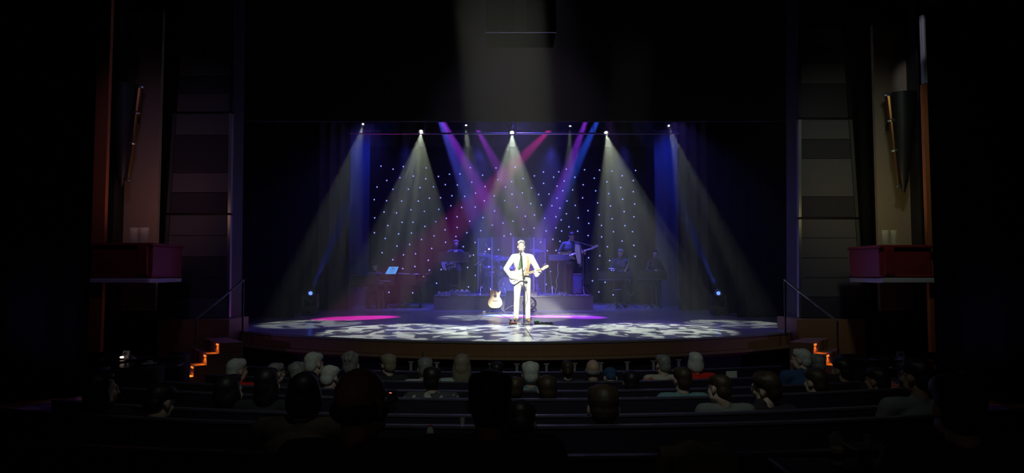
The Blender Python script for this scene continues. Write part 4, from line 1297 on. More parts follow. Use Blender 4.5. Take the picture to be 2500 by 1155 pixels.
# grand piano with its lid closed, tail to the right
q = at(990, 700, 21.0)
gp = thing('grand_piano', 'black lacquered grand piano with closed lid behind the keyboard player', 'piano', (q.x, 21.0, 0))
zt = at(990, 669, 21.0).z
GP = smooth_outline([(-.75, -.55), (.2, -.56), (.75, -.50), (.86, -.2), (.80, .15), (.55, .40), (.25, .62), (-.2, .78), (-.72, .80), (-.78, .4), (-.78, 0)], 5)
MB().prism(GP, zt - .34, zt - .03, None, .01).build('case', M['blackgloss'], gp, True)
MB().prism([(x * 1.02, y * 1.02) for x, y in GP], zt - .028, zt, None, .006).build('lid', M['blackgloss'], gp, True)
MB().rbox((-.62, -.62, zt - .24), (.30, .24, .05), .01).build('key_slip', M['blackgloss'], gp)
MB().box((-.62, -.70, zt - .21), (.56, .12, .02)).build('white_keys', M['white'], gp)
for x, y in ((-.55, -.35), (.5, -.25), (-.25, .55)):
    MB().lathe([(.03, .0), (.045, .02), (.04, .08), (.05, .25), (.065, zt - .36), (.07, zt - .34)], (x, y, 0), n=12).build('leg', M['blackgloss'], gp, True)
MB().tube([(0, -.30, zt - .34), (0, -.30, .12)], .02, 8).rbox((0, -.32, .08), (.26, .10, .06), .01).build('pedal_lyre', M['blackgloss'], gp)
q = at(956, 661, 20.55)
tb = thing('tablet', 'glowing pale blue tablet showing sheet music on the piano', 'tablet', q)
rt = Matrix.Rotation(R(-18), 3, 'X')
sk = [(-.20, -.125), (.12, -.125), (.21, .125), (-.08, .125)]
MB().prism([(x * 1.07, y * 1.08) for x, y in sk], -.02, -.004, rt.to_4x4() @ Matrix.Rotation(R(90), 4, 'X')).build('casing', M['blackpaint'], tb)
MB().prism(sk, -.003, .003, rt.to_4x4() @ Matrix.Rotation(R(90), 4, 'X')).build('screen', M['screen'], tb)
nl = MB()
for k in range(5):
    w_ = (.10, .14, .13, .15, .09)[k]
    nl.box(rt @ Vector((.045 - k * .015 + .0, -.0055, .075 - k * .035)), (w_, .003, .006 if k else .018), rt)
nl.build('printed_notes', M['ampblue'], tb)
MB().box((0, .10, -.10), (.2, .2, .015)).build('support', M['blackpaint'], tb)
tag(MB().rbox(at(986, 669, 20.75) + Vector((0, 0, .012)), (.33, .18, .02), .004, Matrix.Rotation(R(4), 3, 'Y')).build('sheet_music', M['paper']), 'pile of pale sheet music lying on the piano lid right of the tablet', 'sheet music')
pbn = thing('piano_bench', 'black bench under the keyboard player', 'bench', (at(917, 720, 20.85).x, 20.85, 0))
MB().rbox((0, 0, .47), (.5, .3, .08), .02).build('seat', M['shoe'], pbn)
for x in (-.2, .2):
    for y in (-.1, .1): MB().box((x, y, .215), (.04, .04, .43)).build('leg', M['shoe'], pbn)
kp = thing('person', 'keyboard player with dark hair bowed over the keys at the left', 'person', (pbn.location.x, 20.8, 0))
J = stand_pose(1.72)
J.update(pel=Vector((0, 0, .60)), neck=Vector((0, -.08, 1.10)), head=Vector((0, -.13, 1.265)), sr=Vector((-.18, -.06, 1.04)), sl=Vector((.18, -.06, 1.04)),
         er=Vector((-.24, -.12, .80)), wr=Vector((-.16, -.38, .79)), el=Vector((.26, -.12, .80)), wl=Vector((.22, -.38, .79)),
         hr=Vector((-.09, -.02, .56)), hl=Vector((.09, -.02, .56)), kr=Vector((-.13, -.42, .54)), kl=Vector((.13, -.42, .54)), ar=Vector((-.13, -.40, .10)), al=Vector((.14, -.36, .10)))
figure(kp, J, M['skin2'], M['hair_black'], M['shirt_navy'], M['trouser_black'], M['shoe'], .97, .009, 'quiff', (0, .30, 0),
       hands={'r': ((.15, -1, -.1), (0, -.1, -1), 1, .35, .95), 'l': ((-.1, -1, -.1), (0, -.1, -1), -1, .35, .95)})

# ---- seated guitarist
sx_ = at(1111, 700, 20.45).x
stl = thing('bar_stool', 'tall dark stool under the seated guitarist', 'stool', (sx_, 20.5, RT))
MB().lathe([(0, .70), (.17, .70), (.18, .72), (.17, .76), (0, .77)], n=22).build('seat', M['shoe'], stl, True)
for k in range(4):
    a = pi / 4 + k * pi / 2; MB().tube([(.10 * cos(a), .10 * sin(a), .70), (.2 * cos(a), .2 * sin(a), .01)], .013, 8).build('leg', M['darkmetal'], stl)
MB().tube([(.165 * cos(2 * pi * k / 16), .165 * sin(2 * pi * k / 16), .28) for k in range(16)], .010, 6, True).build('foot_ring', M['steel'], stl)
gp_ = thing('person', 'seated guitarist in dark open shirt playing a white guitar behind a wide music stand', 'person', (sx_, 20.4, RT))
J.update(pel=Vector((0, .08, .86)), neck=Vector((.02, .02, 1.36)), head=Vector((.03, -.02, 1.53)), sr=Vector((-.17, .02, 1.30)), sl=Vector((.20, .02, 1.30)),
         er=Vector((-.31, -.02, 1.08)), wr=Vector((-.10, -.23, .93)), el=Vector((.36, -.05, 1.10)), wl=Vector((.40, -.28, 1.14)),
         hr=Vector((-.09, .05, .84)), hl=Vector((.09, .05, .84)), kr=Vector((-.16, -.32, .76)), kl=Vector((.17, -.34, .70)), ar=Vector((-.13, -.20, .36)), al=Vector((.13, -.22, .10)))
gm2 = frame_mx((-.14, -.22, .93), (1, -.05, .34), (0, -1, .1))
J['wl'] = gm2 @ Vector((.43, 0, 0)) + Vector((.0, .0, -.095))
figure(gp_, J, M['skin2'], M['hair_grey'], M['shirt_navy'], M['trouser_black'], M['shoe'], .97, .009, 'short', (.1, .12, 0),
       hands={'r': ((.9, -.1, -.2), (.1, .9, 0), 1, .3, .95), 'l': ((-.1, -.2, 1), (0, 1, .1), 1, .8, .95)})
MB().sheet([[(-.03, -.085, 1.36), (.09, -.085, 1.36)], [(-.015, -.112, 1.27), (.065, -.112, 1.27)], [(.015, -.124, 1.17), (.035, -.124, 1.17)]], .012).build('undershirt', M['skin2'], gp_, True)
eg = thing('electric_guitar', 'white electric guitar played by the seated guitarist', 'guitar', gp_.location)
electric(eg, gm2, M['white'], M['shoe'])

# ---- bass player
bxp = at(1389, 700, 20.35).x
bp = thing('person', 'tall bass player in slate t-shirt looking down, standing right on the riser', 'person', (bxp, 20.35, RT))
J = stand_pose(1.88)
J.update(neck=Vector((.04, -.02, 1.60)), head=Vector((.09, -.09, 1.755)), sr=Vector((-.15, -.0, 1.53)), sl=Vector((.23, -.02, 1.53)), er=Vector((-.30, .0, 1.25)), wr=Vector((-.14, -.24, 1.19)),
         el=Vector((.38, -.06, 1.28)), wl=Vector((.52, -.26, 1.33)), pel=Vector((0, 0, 1.0)), hr=Vector((-.09, 0, .97)), hl=Vector((.09, 0, .97)), kr=Vector((-.11, -.03, .52)), kl=Vector((.04, -.02, .52)), ar=Vector((-.10, .03, .09)), al=Vector((.07, .0, .09)))
gm3 = frame_mx((-.02, -.215, 1.18), (1, -.06, .30), (0, -1, .25))
J['wl'] = gm3 @ Vector((.50, 0, 0)) + Vector((.0, .0, -.10))
figure(bp, J, M['skin'], M['hair_black'], M['shirt_grey'], M['trouser_olive'], M['shoe'], 1.04, .009, 'quiff', (.15, .50, 0), sleeve='short',
       hands={'r': ((.9, -.15, -.3), (.1, .9, 0), 1, .3, 1.0), 'l': ((-.1, -.2, 1), (0, 1, .1), 1, .8, 1.0)})
MB().hoop([(.163, -.018), (.17, -.014), (.17, .014), (.163, .018)], (0, 0, 0), n=28).build('belt', M['shoe'], bp, True).matrix_basis = Matrix.Translation((0, 0, 1.03)) @ Matrix.Diagonal((1.06, .82, 1, 1))
MB().rbox((0, -.145, 1.03), (.045, .012, .035), .004).build('belt_buckle', M['chrome'], bp)
bg = thing('bass_guitar', 'dark bass guitar with pale neck held by the bass player', 'guitar', bp.location)
electric(bg, gm3, M['shoe'], M['shoe'], M['maple'], True, .2)
bs = [gm3 @ Vector((.20, .18, 0)), Vector((.20, -.19, 1.42)), Vector((.14, -.12, 1.56)), Vector((.12, -.0, 1.61)), Vector((.0, .14, 1.45)), Vector((-.16, .12, 1.25)), gm3 @ Vector((-.27, 0, 0))]
MB().tube(bs, .014, 6).build('strap', M['leg'], bg, True)
ba = thing('bass_amplifier', 'blue lit upright amplifier cabinet behind the bass player', 'amplifier', (at(1404, 700, 21.2).x, 21.2, RT))
h = at(1404, 668, 21.0).z - RT
MB().rbox((0, 0, h / 2), (.46, .40, h), .02).build('cabinet', M['blackpaint'], ba)
MB().rbox((0, -.205, h / 2 - .02), (.42, .02, h - .1), .006).build('grille', M['ampblue'], ba)
MB().rbox((0, -.205, h - .035), (.42, .02, .05), .004).build('control_panel', M['steel'], ba)
# boom stand with a towel between the bass player's stand and the right
bt = boom('boom_stand', 'boom stand with arm stretched to the right beside the bass player', (at(1424, 700, 19.95).x, 19.95, RT), at(1424, 612, 19.95), at(1396, 587, 19.95), RT, at(1450, 602, 19.95), False)
tw = thing('hanging_towel', 'pale folded towel hanging on the boom arm beside the bass player', 'towel', at(1409, 593, 19.9))
MB().sheet([[(-.06, 0, -.03), (.07, .0, -.08)], [(-.07, -.02, -.22), (.08, -.02, -.25)], [(-.04, -.01, -.40), (.10, -.02, -.36)], [(.02, 0, -.62), (.10, -.01, -.60)]], .02).build('cloth', M['paper'], tw, True)
MB().sheet([[(.06, .0, -.05), (.12, .0, -.06)], [(.07, .01, -.4), (.13, .01, -.4)], [(.06, 0, -.70), (.13, .0, -.68)]], .015).build('fold', M['shirt_grey'], tw, True)
gsd = boom('boom_stand', 'low tripod stand with grey head between the drum screen and the bass player', (at(1348, 712, 20.2).x, 20.2, RT), at(1342, 660, 20.2), at(1340, 640, 20.2), RT, at(1343, 672, 20.2), False)
# cable hanging from the stand desk
cc = [at(x, y, 19.95) for x, y in ((1365, 638), (1361, 650), (1363, 668), (1358, 685), (1360, 700), (1355, 716))]
tag(MB().tube(cc, .010, 6).build('stand_cable', M['cablelight'], None, True), 'pale cable dangling from the music stand before the bass player', 'cable')
# second guitar resting behind the bass player and a small amp
g2 = thing('guitar_rack', 'low dark stand with instrument behind the bass player at the right end of the riser', 'stand', (at(1432, 700, 20.9).x, 20.9, RT))
for s in (-1, 1): MB().tube([(0, 0, .62), (s * .14, -.05, .3), (s * .16, -.05, .01)], .012, 6).build('leg', M['darkmetal'], g2)
MB().prism([(x, y) for x, y in STRAT], -.02, .02, Matrix.Translation((0, -.06, .55)) @ Matrix.Rotation(R(90), 4, 'X') @ Matrix.Rotation(R(90), 4, 'Z'), .006).build('instrument_body', M['shoe'], g2)
MB().box((0, -.06, .85), (.05, .02, .5)).build('instrument_neck', M['darkmetal'], g2)

# ---- cables and pedal boards on the riser
rnd = random.Random(3)
for i, (x0, x1) in enumerate(((1062, 1100), (1118, 1170), (1160, 1240), (1300, 1345), (1340, 1385), (1375, 1440))):
    pp = []
    for k in range(14):
        px = x0 + (x1 - x0) * k / 13; Yk = 19.62 + .10 * sin(k * 1.1 + i) + rnd.uniform(-.05, .12)
        pp.append(Vector((at(px, 700, Yk).x, Yk, RT + .014 + .006 * (k % 2))))
    tag(MB().tube(pp, .013, 6).build('floor_cable', M['cablelight'], None, True),
        'loose cable along the front of the riser ' + ('at its left end', 'in front of the seated guitarist', 'below the left drum screen panel', 'right of the singer\'s legs', 'at the bass player\'s stand', 'at its right end')[i], 'cable', 'loose cables on the riser')
def pedalboard(px, Y, w_, label, h=.07):
    t = thing('pedal_board', label, 'pedal', (at(px, 710, Y).x, Y, RT))
    MB().rbox((0, 0, h / 2), (w_, .3, h), .015, None).build('board', M['ampblue'], t)
    for k in range(4): MB().rbox((-w_ * .36 + k * w_ * .24, -.02, h + .02), (w_ * .15, .12, .04), .008).build('stomp_box', M['steel'], t)
pedalboard(1085, 20.0, .42, 'blue lit pedal board left of the seated guitarist\'s feet')
pedalboard(1122, 20.05, .62, 'wider blue lit pedal board at the seated guitarist\'s feet', .12)
pedalboard(1372, 19.95, .30, 'small pedal board at the bass player\'s feet')
wdg = thing('monitor_wedge', 'small white topped floor monitor right of the singer on the riser', 'monitor', (at(1302, 712, 19.75).x, 19.75, RT))
MB().prism([(-.1, 0), (.1, 0), (.1, .10), (-.04, .18)], -.14, .14, Matrix.Rotation(R(90), 4, 'X')).build('cabinet', M['steel'], wdg)

# ---- saxophone player and the player at far right
spx = at(1515, 700, 20.6).x
sp2 = thing('person', 'saxophone player in dark navy shirt with grey hair and beard looking down', 'person', (spx, 20.6, 0))
J = stand_pose(1.80)
J.update(sr=Vector((-.19, 0, 1.44)), sl=Vector((.19, 0, 1.44)), er=Vector((-.28, -.02, 1.16)), wr=Vector((-.16, -.20, 1.02)), el=Vector((.29, .02, 1.14)), wl=Vector((.285, -.05, .90)), head=Vector((-.0, -.03, 1.665)))
figure(sp2, J, M['skin'], M['hair_grey'], M['shirt_navy'], M['trouser_olive'], M['shoe'], 1.02, .009, 'short', (0, .22, 0), fat=1.08,
       hands={'r': ((.8, -.4, .0), (0, .4, .9), -1, .5, 1.0), 'l': ((.0, -.2, -1), (-1, 0, 0), 1, .6, 1.1)})
MB().ell((0, -.10, 1.585), (.045, .04, .045)).build('beard', M['hair_grey'], sp2, True)
sxp = thing('saxophone', 'silvery alto saxophone hanging diagonally on its player', 'saxophone', sp2.location)
N = [Vector((.19, -.22, 1.55)), Vector((.21, -.20, 1.50)), Vector((.24, -.18, 1.44)), Vector((.22, -.17, 1.36)), Vector((.15, -.18, 1.20)), Vector((.05, -.19, 1.02)), Vector((.01, -.20, .92)), Vector((-.03, -.23, .88)), Vector((-.07, -.26, .91)), Vector((-.09, -.28, 1.0)), Vector((-.105, -.30, 1.10))]
MB().tube(N, [.010, .010, .012, .016, .026, .034, .038, .042, .048, .056, .078], 14).build('tube', M['steel'], sxp, True)
MB().cap((.18, -.235, 1.555), .010, (.19, -.22, 1.55), .013).build('mouthpiece', M['shoe'], sxp, True)
kk = MB()
for k in range(9):
    p = N[3].lerp(N[6], k / 8); kk.lathe([(.018, 0), (.018, .008), (0, .01)], p + Vector((.012, -.04, 0)), (.1, -1, .1), 10)
kk.build('keys', M['chrome'], sxp)
tpx = at(1600, 700, 20.6).x
tp = thing('person', 'player with dark hair at the far right of the band, holding a small horn', 'person', (tpx, 20.6, 0))
J = stand_pose(1.75)
J.update(er=Vector((-.27, -.04, 1.14)), wr=Vector((-.08, -.26, 1.12)), el=Vector((.27, -.04, 1.14)), wl=Vector((.06, -.28, 1.08)))
figure(tp, J, M['skin2'], M['hair_black'], M['shirt_black'], M['trouser_black'], M['shoe'], 1.0, .009, 'bob', (0, .05, 0),
       hands={'r': ((.8, -.3, .2), (.2, .8, 0), 1, .8, .95), 'l': ((-.8, -.3, .2), (-.2, .8, 0), -1, .8, .95)})
hn = thing('flugelhorn', 'small silver horn held upright before the far right player', 'horn', tp.location)
MB().tube([(0, -.32, 1.30), (0, -.33, 1.22), (.0, -.34, 1.12), (.015, -.35, 1.0), (.02, -.36, .9), (.02, -.37, .82)], [.016, .012, .012, .016, .03, .065], 14).build('bell', M['chrome'], hn, True)
for k in range(3): MB().tube([(.02 + k * .03, -.34, 1.02), (.02 + k * .03, -.34, 1.18)], .011, 8).build('valve', M['chrome'], hn, True)
MB().tube([(0, -.34, 1.03), (.03, -.34, .99), (.08, -.34, 1.0), (.1, -.34, 1.1), (.08, -.34, 1.19), (0, -.34, 1.2)], .007, 6).build('tubing', M['chrome'], hn, True)
is_ = thing('instrument_stand', 'thin dark instrument stand with hooked peg right of the saxophone player', 'stand', (at(1541, 745, 20.7).x, 20.7, 0))
MB().tube([(0, 0, .08), (0, 0, .62)], .012, 8).build('pole', M['darkmetal'], is_)
MB().tube([(-.08, -.02, .50), (-.06, -.03, .42), (0, -.03, .39), (.06, -.03, .42), (.08, -.02, .52)], .009, 8).build('hook', M['steel'], is_, True)
for k in range(3):
    a = 2 * pi * k / 3 + .2; MB().tube([(0, 0, .2), (.17 * cos(a), .17 * sin(a), .01)], .010, 6).build('leg', M['darkmetal'], is_)
is2 = thing('clarinet_stand', 'low peg stand with bright tipped clarinet before the saxophone player', 'stand', (at(1505, 745, 20.25).x, 20.25, 0))
MB().tube([(0, 0, .05), (0, 0, .55)], .011, 8).build('pole', M['darkmetal'], is2)
MB().rbox((0, 0, .68), (.17, .06, .18), .01).build('bell_tray', M['leg'], is2)
MB().tube([(-.12, -.04, .56), (.13, -.04, .57)], .016, 8).build('crossbar', M['ampblue'], is2)
for k in range(3):
    a = 2 * pi * k / 3 + .9; MB().tube([(0, 0, .14), (.2 * cos(a), .2 * sin(a), .01)], .010, 6).build('leg', M['darkmetal'], is2)
# cables across the stage floor
for pts_, lab in ((((1440, 768), (1500, 764), (1545, 759), (1570, 754), (1560, 748), (1535, 745)), 'looping pale cable on the floor in front of the saxophone player'),
                  (((940, 745), (955, 757), (975, 766), (1010, 772)), 'curved pale cable on the floor below the grand piano')):
    P = [gr(x, y) + Vector((0, 0, .008)) for x, y in pts_]
    P2 = []
    for i in range(len(P) - 1):
        for k in range(5): P2.append(P[i].lerp(P[i + 1], k / 5))
    tag(MB().tube(P2, .009, 6).build('floor_cable', M['cablelight'], None, True), lab, 'cable')
# ================================================================ THE HALL: benches, tables, steps
for i, (Y, z) in enumerate(ROWS[:-1]):
    zf = max(row_floor(z), HALL)
    t = thing('bench', ['empty front bench nearest the stage, its top rail catching the light', 'long bench behind the front people with white haired and long haired heads above it',
                        'long dark bench, third back from the stage', 'long dark bench, fourth back from the stage', 'long dark bench behind the person in leaf print blouse',
                        'long dark bench with the small plastic bottle standing on its ledge', 'nearest long dark bench at the bottom of the picture'][i], 'bench', (0, Y, zf), 0, 'rows of long benches')
    X0, X1 = (-3.45, 3.45)
    def sweep(prof):
        return [[Vector((x, y + KC * x * x, zz)) for y, zz in prof] for x in [X0 + (X1 - X0) * k / 26 for k in range(27)]]
    H = z - zf
    MB().rings(sweep([(-.05, .02), (.03, .02), (.08, .5), (-.035, H - .014), (-.065, H - .014)])).build('backrest', M['bench'], t)
    MB().rings(sweep([(-.07, H - .014), (-.03, H - .014), (-.03, H), (-.07, H)])).build('top_rail', M['benchtop'], t)
    MB().rings(sweep([(.04, .36), (.52, .34), (.54, .42), (.50, .46), (.06, .44)])).build('seat', M['bench'], t)
    MB().rings(sweep([(.10, .0), (.46, .0), (.46, .35), (.10, .35)])).build('base', M['bench'], t)
    if i in (3, 4, 5): MB().rings(sweep([(-.28, H - .26), (-.05, H - .26), (-.05, H - .235), (-.28, H - .235)])).build('drink_ledge', M['benchtop'], t)
q = at(1785, 897, 8.5)
tag(MB().rbox((q.x, 8.25 + KC * q.x ** 2 - .10, -.10 - .09), (.135, .006, .115), .002, Matrix.Rotation(R(-2), 3, 'Y')).build('paper_notice', M['paper']), 'blank white paper notice on the back of the front bench at the right', 'paper')

def stairs(px, py, Y, sx, label):
    p = at(px, py, Y)
    t = thing('stage_steps', label, 'steps', (p.x, Y, -.75), sx * R(38))
    q = Matrix.Rotation(sx * R(38), 3, 'Z'); RUN, RISE = .19, .17
    for k in range(4):
        st = MB().rbox((sx * (RUN * k + (.95 - RUN * k) / 2), 0, RISE * (k + .5)), (.95 - RUN * k, 1.0, RISE), .008).build('step', M['wood'], t)
        if k == 0: continue
        MB().rbox((sx * (RUN * k - .006), -.40, RISE * (k + .80)), (.014, .13, .03), .003).build('step_light', M['steplamp'], st)
        d = bpy.data.lights.new('step_lamp', 'SPOT'); d.energy = (0, 13, 1.8, 1.5)[k]; d.color = (1.0, .30, .03); d.shadow_soft_size = .02; d.spot_size = R(130); d.spot_blend = .6
        o = bpy.data.objects.new('step_lamp', d); C.objects.link(o)
        o.location = Vector((p.x, Y, -.75)) + q @ Vector((sx * (RUN * k - .05), -.40, RISE * (k + .80)))
        aim(o, o.location + q @ Vector((-sx * (.35 if k == 1 else -.02), 0, -.5)))
stairs(425, 903, 11.25, 1, 'small wooden steps with orange lights rising to the left end of the stage')
stairs(2096, 893, 11.25, -1, 'small wooden steps with orange lights rising to the right end of the stage')

def cocktail(px, Y, r, label, grp):
    x = at(px, 880, Y).x
    t = thing('cocktail_table', label, 'table', (x, Y, -.75), 0, grp)
    MB().lathe([(0, .70), (r, .70), (r + .01, .71), (r, .73), (0, .73)], n=40).build('table_top', M['tabletop'], t, True)
    MB().lathe([(.035, .02), (.035, .70)], n=14).build('pedestal', M['steel'], t, True)
    MB().lathe([(0, 0), (.24, 0), (.23, .02), (.05, .04), (0, .04)], n=28).build('base', M['darkmetal'], t, True)
    return Vector((x, Y, -.02))
T1 = cocktail(318, 8.9, .34, 'small round dark table at the far left holding the tent card', 'cocktail tables beside the rows')
T2 = cocktail(368, 8.3, .36, 'small round dark table at the left with a white saucer, nearer the stage centre', 'cocktail tables beside the rows')
T3 = cocktail(2200, 8.8, .36, 'small round dark table at the far right holding the tent card', 'cocktail tables beside the rows')
T4 = cocktail(2240, 8.1, .34, 'small round dark table at the right edge with a plate', 'cocktail tables beside the rows')
def card(px, T, label, h=.10, w_=.085):
    q = at(px, 860, T.y)
    o = thing('tent_card', label, 'card', (q.x, T.y - .05, T.z))
    for s in (-1, 1): MB().box((0, s * .022, h / 2), (w_, .002, h), Matrix.Rotation(R(s * 12), 3, 'X')).build('leaf', M['paper'], o)
    MB().box((-.008, -.0245, h * .6), (w_ * .5, .001, h * .35), Matrix.Rotation(R(-12), 3, 'X')).build('printed_patch', M['cardprint'], o)
card(315, T1, 'small white tent card with dark print on the far left table')
card(2193, T3, 'small white tent card with dark print on the far right table')
def plate(px, Y, z, label, r=.085, m='plate'):
    q = at(px, 870, Y)
    o = thing('saucer', label, 'plate', (q.x, Y, z))
    MB().lathe([(0, 0), (r * .55, 0), (r, .014), (r, .018), (r * .55, .006), (0, .006)], n=28).build('dish', M[m], o, True)
    MB().lathe([(.028, .006), (.036, .05), (.033, .05), (.02, .01), (0, .01)], (0, 0, 0), n=18).build('cup', M['plate'], o, True)
plate(320, 8.70, T1.z, 'white saucer with small cup beside the tent card on the far left table')
plate(366, 8.25, T2.z, 'white saucer with small cup on the left table nearer the stage centre')
plate(2202, 8.62, T3.z, 'white saucer with small cup beside the tent card on the far right table')
plate(2232, 8.05, T4.z, 'white saucer with small cup on the table at the right edge')
lmp = thing('table_lamp', 'little glowing table lamp on the far left table under the card', 'lamp', (at(311, 868, 8.72).x - .07, 8.72, T1.z))
MB().lathe([(.02, 0), (.022, .018), (0, .02)], n=12).build('base', M['brass'], lmp); MB().ell((0, 0, .03), (.025, .025, .014)).build('bulb', M['clipwarm'], lmp)
def chair(x, Y, rz, label):
    t = thing('tub_chair', label, 'chair', (x, Y, -.75), rz, 'tub chairs by the side tables')
    MB().rbox((0, 0, .30), (.56, .56, .22), .04).build('seat', M['bench'], t)
    g = [[(.30 * sin(a), -.30 * cos(a), z) for a in [R(-110) + R(220) * k / 16 for k in range(17)]] for z in (.2, .5, .78)]
    MB().sheet(g, .07).build('backrest', M['bench'], t, True)
    for sx in (-1, 1):
        for sy in (-1, 1): MB().cap((sx * .2, sy * .2, .02), .018, (sx * .19, sy * .19, .2), .022).build('leg', M['darkmetal'], t)
chair(-4.55, 8.85, R(80), 'black tub chair right of the far left tables'); chair(-4.3, 7.7, R(10), 'black tub chair in front of the left table with the saucer')
chair(4.45, 8.6, R(-80), 'black tub chair left of the far right tables'); chair(4.6, 7.4, R(-10), 'black tub chair in front of the right edge table')

def bottle(px, pb, pt_, Y, label, fill=.45):
    a, b_ = at(px, pb, Y), at(px, pt_, Y); h = b_.z - a.z
    o = thing('plastic_bottle', label, 'bottle', a); r = h * .205
    MB().lathe([(0, .003), (r * .9, 0), (r, h * .05), (r, h * .42), (r * .86, h * .5), (r, h * .58), (r * .92, h * .74), (r * .42, h * .88), (r * .38, h * .93), (r * .30, h * .93), (r * .36, h * .87), (r * .85, h * .72), (r * .9, h * .1), (0, h * .02)], n=22).build('bottle_body', M['bottle'], o, True)
    MB().lathe([(0, h * .025), (r * .88, h * .03), (r * .88, h * fill), (0, h * fill)], n=20).build('drink', M['drink'], o, True)
    MB().lathe([(0, h * .93), (r * .44, h * .93), (r * .44, h * .995), (0, h)], n=16).build('cap', M['redcap'], o, True)
    MB().lathe([(r * 1.01, h * .16), (r * 1.02, h * .17), (r * 1.02, h * .34), (r * 1.01, h * .35)], n=22).build('label_band', M['darkmetal'], o, True)
    return a
ba_ = bottle(1050, 1084, 1037, 3.64, 'small plastic bottle with red cap on a ledge left of the big central head')
bb_ = bottle(2044, 1134, 1044, 2.86, 'large waisted plastic bottle with red cap standing at the lower right')
# ledge shelves that carry them
lr = thing('side_shelf', 'dark shelf under the large plastic bottle at the lower right', 'shelf', (bb_.x, bb_.y, bb_.z - .04))
MB().rbox((0, 0, .02), (.5, .24, .04), .008).build('shelf_board', M['bench'], lr)
MB().box((0, .05, (-.45) / 2), (.06, .06, .45)).build('support', M['darkmetal'], lr)
lr2 = thing('side_shelf', 'dark shelf under the small plastic bottle left of the big central head', 'shelf', (ba_.x, ba_.y, ba_.z - .03))
MB().rbox((0, 0, .015), (.9, .22, .03), .006).build('shelf_board', M['bench'], lr2)
MB().box((0, .06, (-.5) / 2), (.06, .06, .5)).build('support', M['darkmetal'], lr2)
gg = thing('drinking_glass', 'small glass glinting on the ledge right of the small plastic bottle', 'glass', at(1129, 1041, 3.66))
MB().lathe([(0, 0), (.011, 0), (.014, .045), (.012, .045), (.009, .004), (0, .004)], n=18).build('bowl', M['bottle'], gg, True)
gs2 = thing('drinking_glass', 'small glass catching a warm glint right of the large plastic bottle', 'glass', at(2118, 1088, 2.9))
MB().lathe([(0, 0), (.013, 0), (.016, .05), (.014, .05), (.009, .004), (0, .004)], n=18).build('bowl', M['bottle'], gs2, True)
sh3 = thing('side_shelf', 'dark shelf under the glinting glass at the lower right', 'shelf', gs2.location - Vector((0, 0, .03)))
MB().rbox((0, 0, .015), (.16, .16, .03), .006).build('shelf_board', M['bench'], sh3)
MB().box((0, .02, -.25), (.04, .04, .5)).build('support', M['darkmetal'], sh3)
ph = thing('phone', 'phone with a small red light held up beside the big head at left', 'phone', at(957, 958, 4.9))
MB().rbox((0, 0, -.05), (.07, .01, .14), .008).build('case', M['shoe'], ph); MB().ell((-.008, -.008, .0), (.012, .006, .006)).build('light', M['ledred'], ph)
MB().box((0, .0, -.32), (.03, .03, .42)).build('stick', M['darkmetal'], ph)


# ================================================================ THE AUDIENCE (all seen from behind, seated, facing the stage)
HAIRS = {}
def sitter(px, py, wpx, row, hair, hstyle, shirt, label, look=(0, 0, 0), lean=(0, 0), skin='skin2', topname='shirt', fat=1.0, Y=None, sh=0.0, glasses=False, extra=None, cap_=None):
    Yr, zr = ROWS[row]
    x = at(px, py, Yr + .25).x
    Y = Y or (Yr + .25 + KC * x * x)
    q = at(px, py, Y)
    zf = max(row_floor(zr), HALL) if Y > 1 else zr
    k = min(1.22, max(.86, wpx / (1650 / Y) / .172))
    if abs(q.x) > 3.6: zf = -.75
    t = thing('person', label, 'person', (q.x, Y, zf), pi)
    top = q.z - zf
    seat = min(.56, top - .66 * k)
    lx, ly = lean
    hc = Vector((0, -.0, top - .137 * k))
    nk = Vector((lx * .3, .025 + ly * .3, top - .262 * k - sh))
    pel = Vector((lx, ly + .05, seat))
    s_ = .185 * k * (fat ** .5)
    J = dict(pel=pel, neck=nk, head=hc, sr=nk + Vector((-s_, .0, -.04 * k)), sl=nk + Vector((s_, .0, -.04 * k)))
    J['er'] = J['sr'] + Vector((-.06, -.06, -.27 * k)); J['el'] = J['sl'] + Vector((.06, -.06, -.27 * k))
    J['wr'] = Vector((-.10, -.33, max(seat + .10, J['er'].z - .14))); J['wl'] = Vector((.10, -.33, max(seat + .10, J['el'].z - .14)))
    J['hr'] = pel + Vector((-.09, 0, -.03)); J['hl'] = pel + Vector((.09, 0, -.03))
    J['kr'] = Vector((-.12, -.42, seat - .03)); J['kl'] = Vector((.12, -.42, seat - .03))
    J['ar'] = Vector((-.13, -.38, .09)); J['al'] = Vector((.13, -.38, .09))
    vx = .013 if Y > 5 else .010
    Mh, bo, to, lo = figure(t, J, M[skin], M[hair], M[shirt], M['trouser_black'], None, k, vx, hstyle, look, fat=fat, topname=topname, eyes=False)
    if glasses:
        f = MB()
        P = lambda a, b_, c: Mh @ Vector((a * k, b_ * k, c * k))
        for s in (-1, 1):
            f.tube([P(s * .082, .03, .004), P(s * .082, -.085, .012), P(s * .05, -.108, .012)], .003 * k, 6)
            f.tube([P(s * (.033 + .024 * cos(a)), -.108, .008 + .019 * sin(a)) for a in [2 * pi * j / 12 for j in range(12)]], .0025 * k, 5, True)
        f.build('glasses', M['steel'], t, True)
    return t
A = 1
sitter(768, 858, 42, A, 'hair_white', 'short', 'darkcoat', 'person with bright white short hair, head tipped right, below the left part of the stage', (-.5, .1, .15))
sitter(857, 860, 42, A, 'hair_grey', 'curly', 'darkcoat', 'person with curly blue grey hair next right of the bright white haired one', (0, 0, 0))
sitter(948, 862, 37, A, 'hair_blond', 'short', 'darkcoat', 'person with thinning sandy hair and glasses turned left, under the left stage', (.6, 0, 0), glasses=True)
sitter(1038, 871, 38, A, 'hair_grey', 'short', 'whiteshirt', 'grey haired person in white shirt left of the long haired woman', (.2, 0, 0))
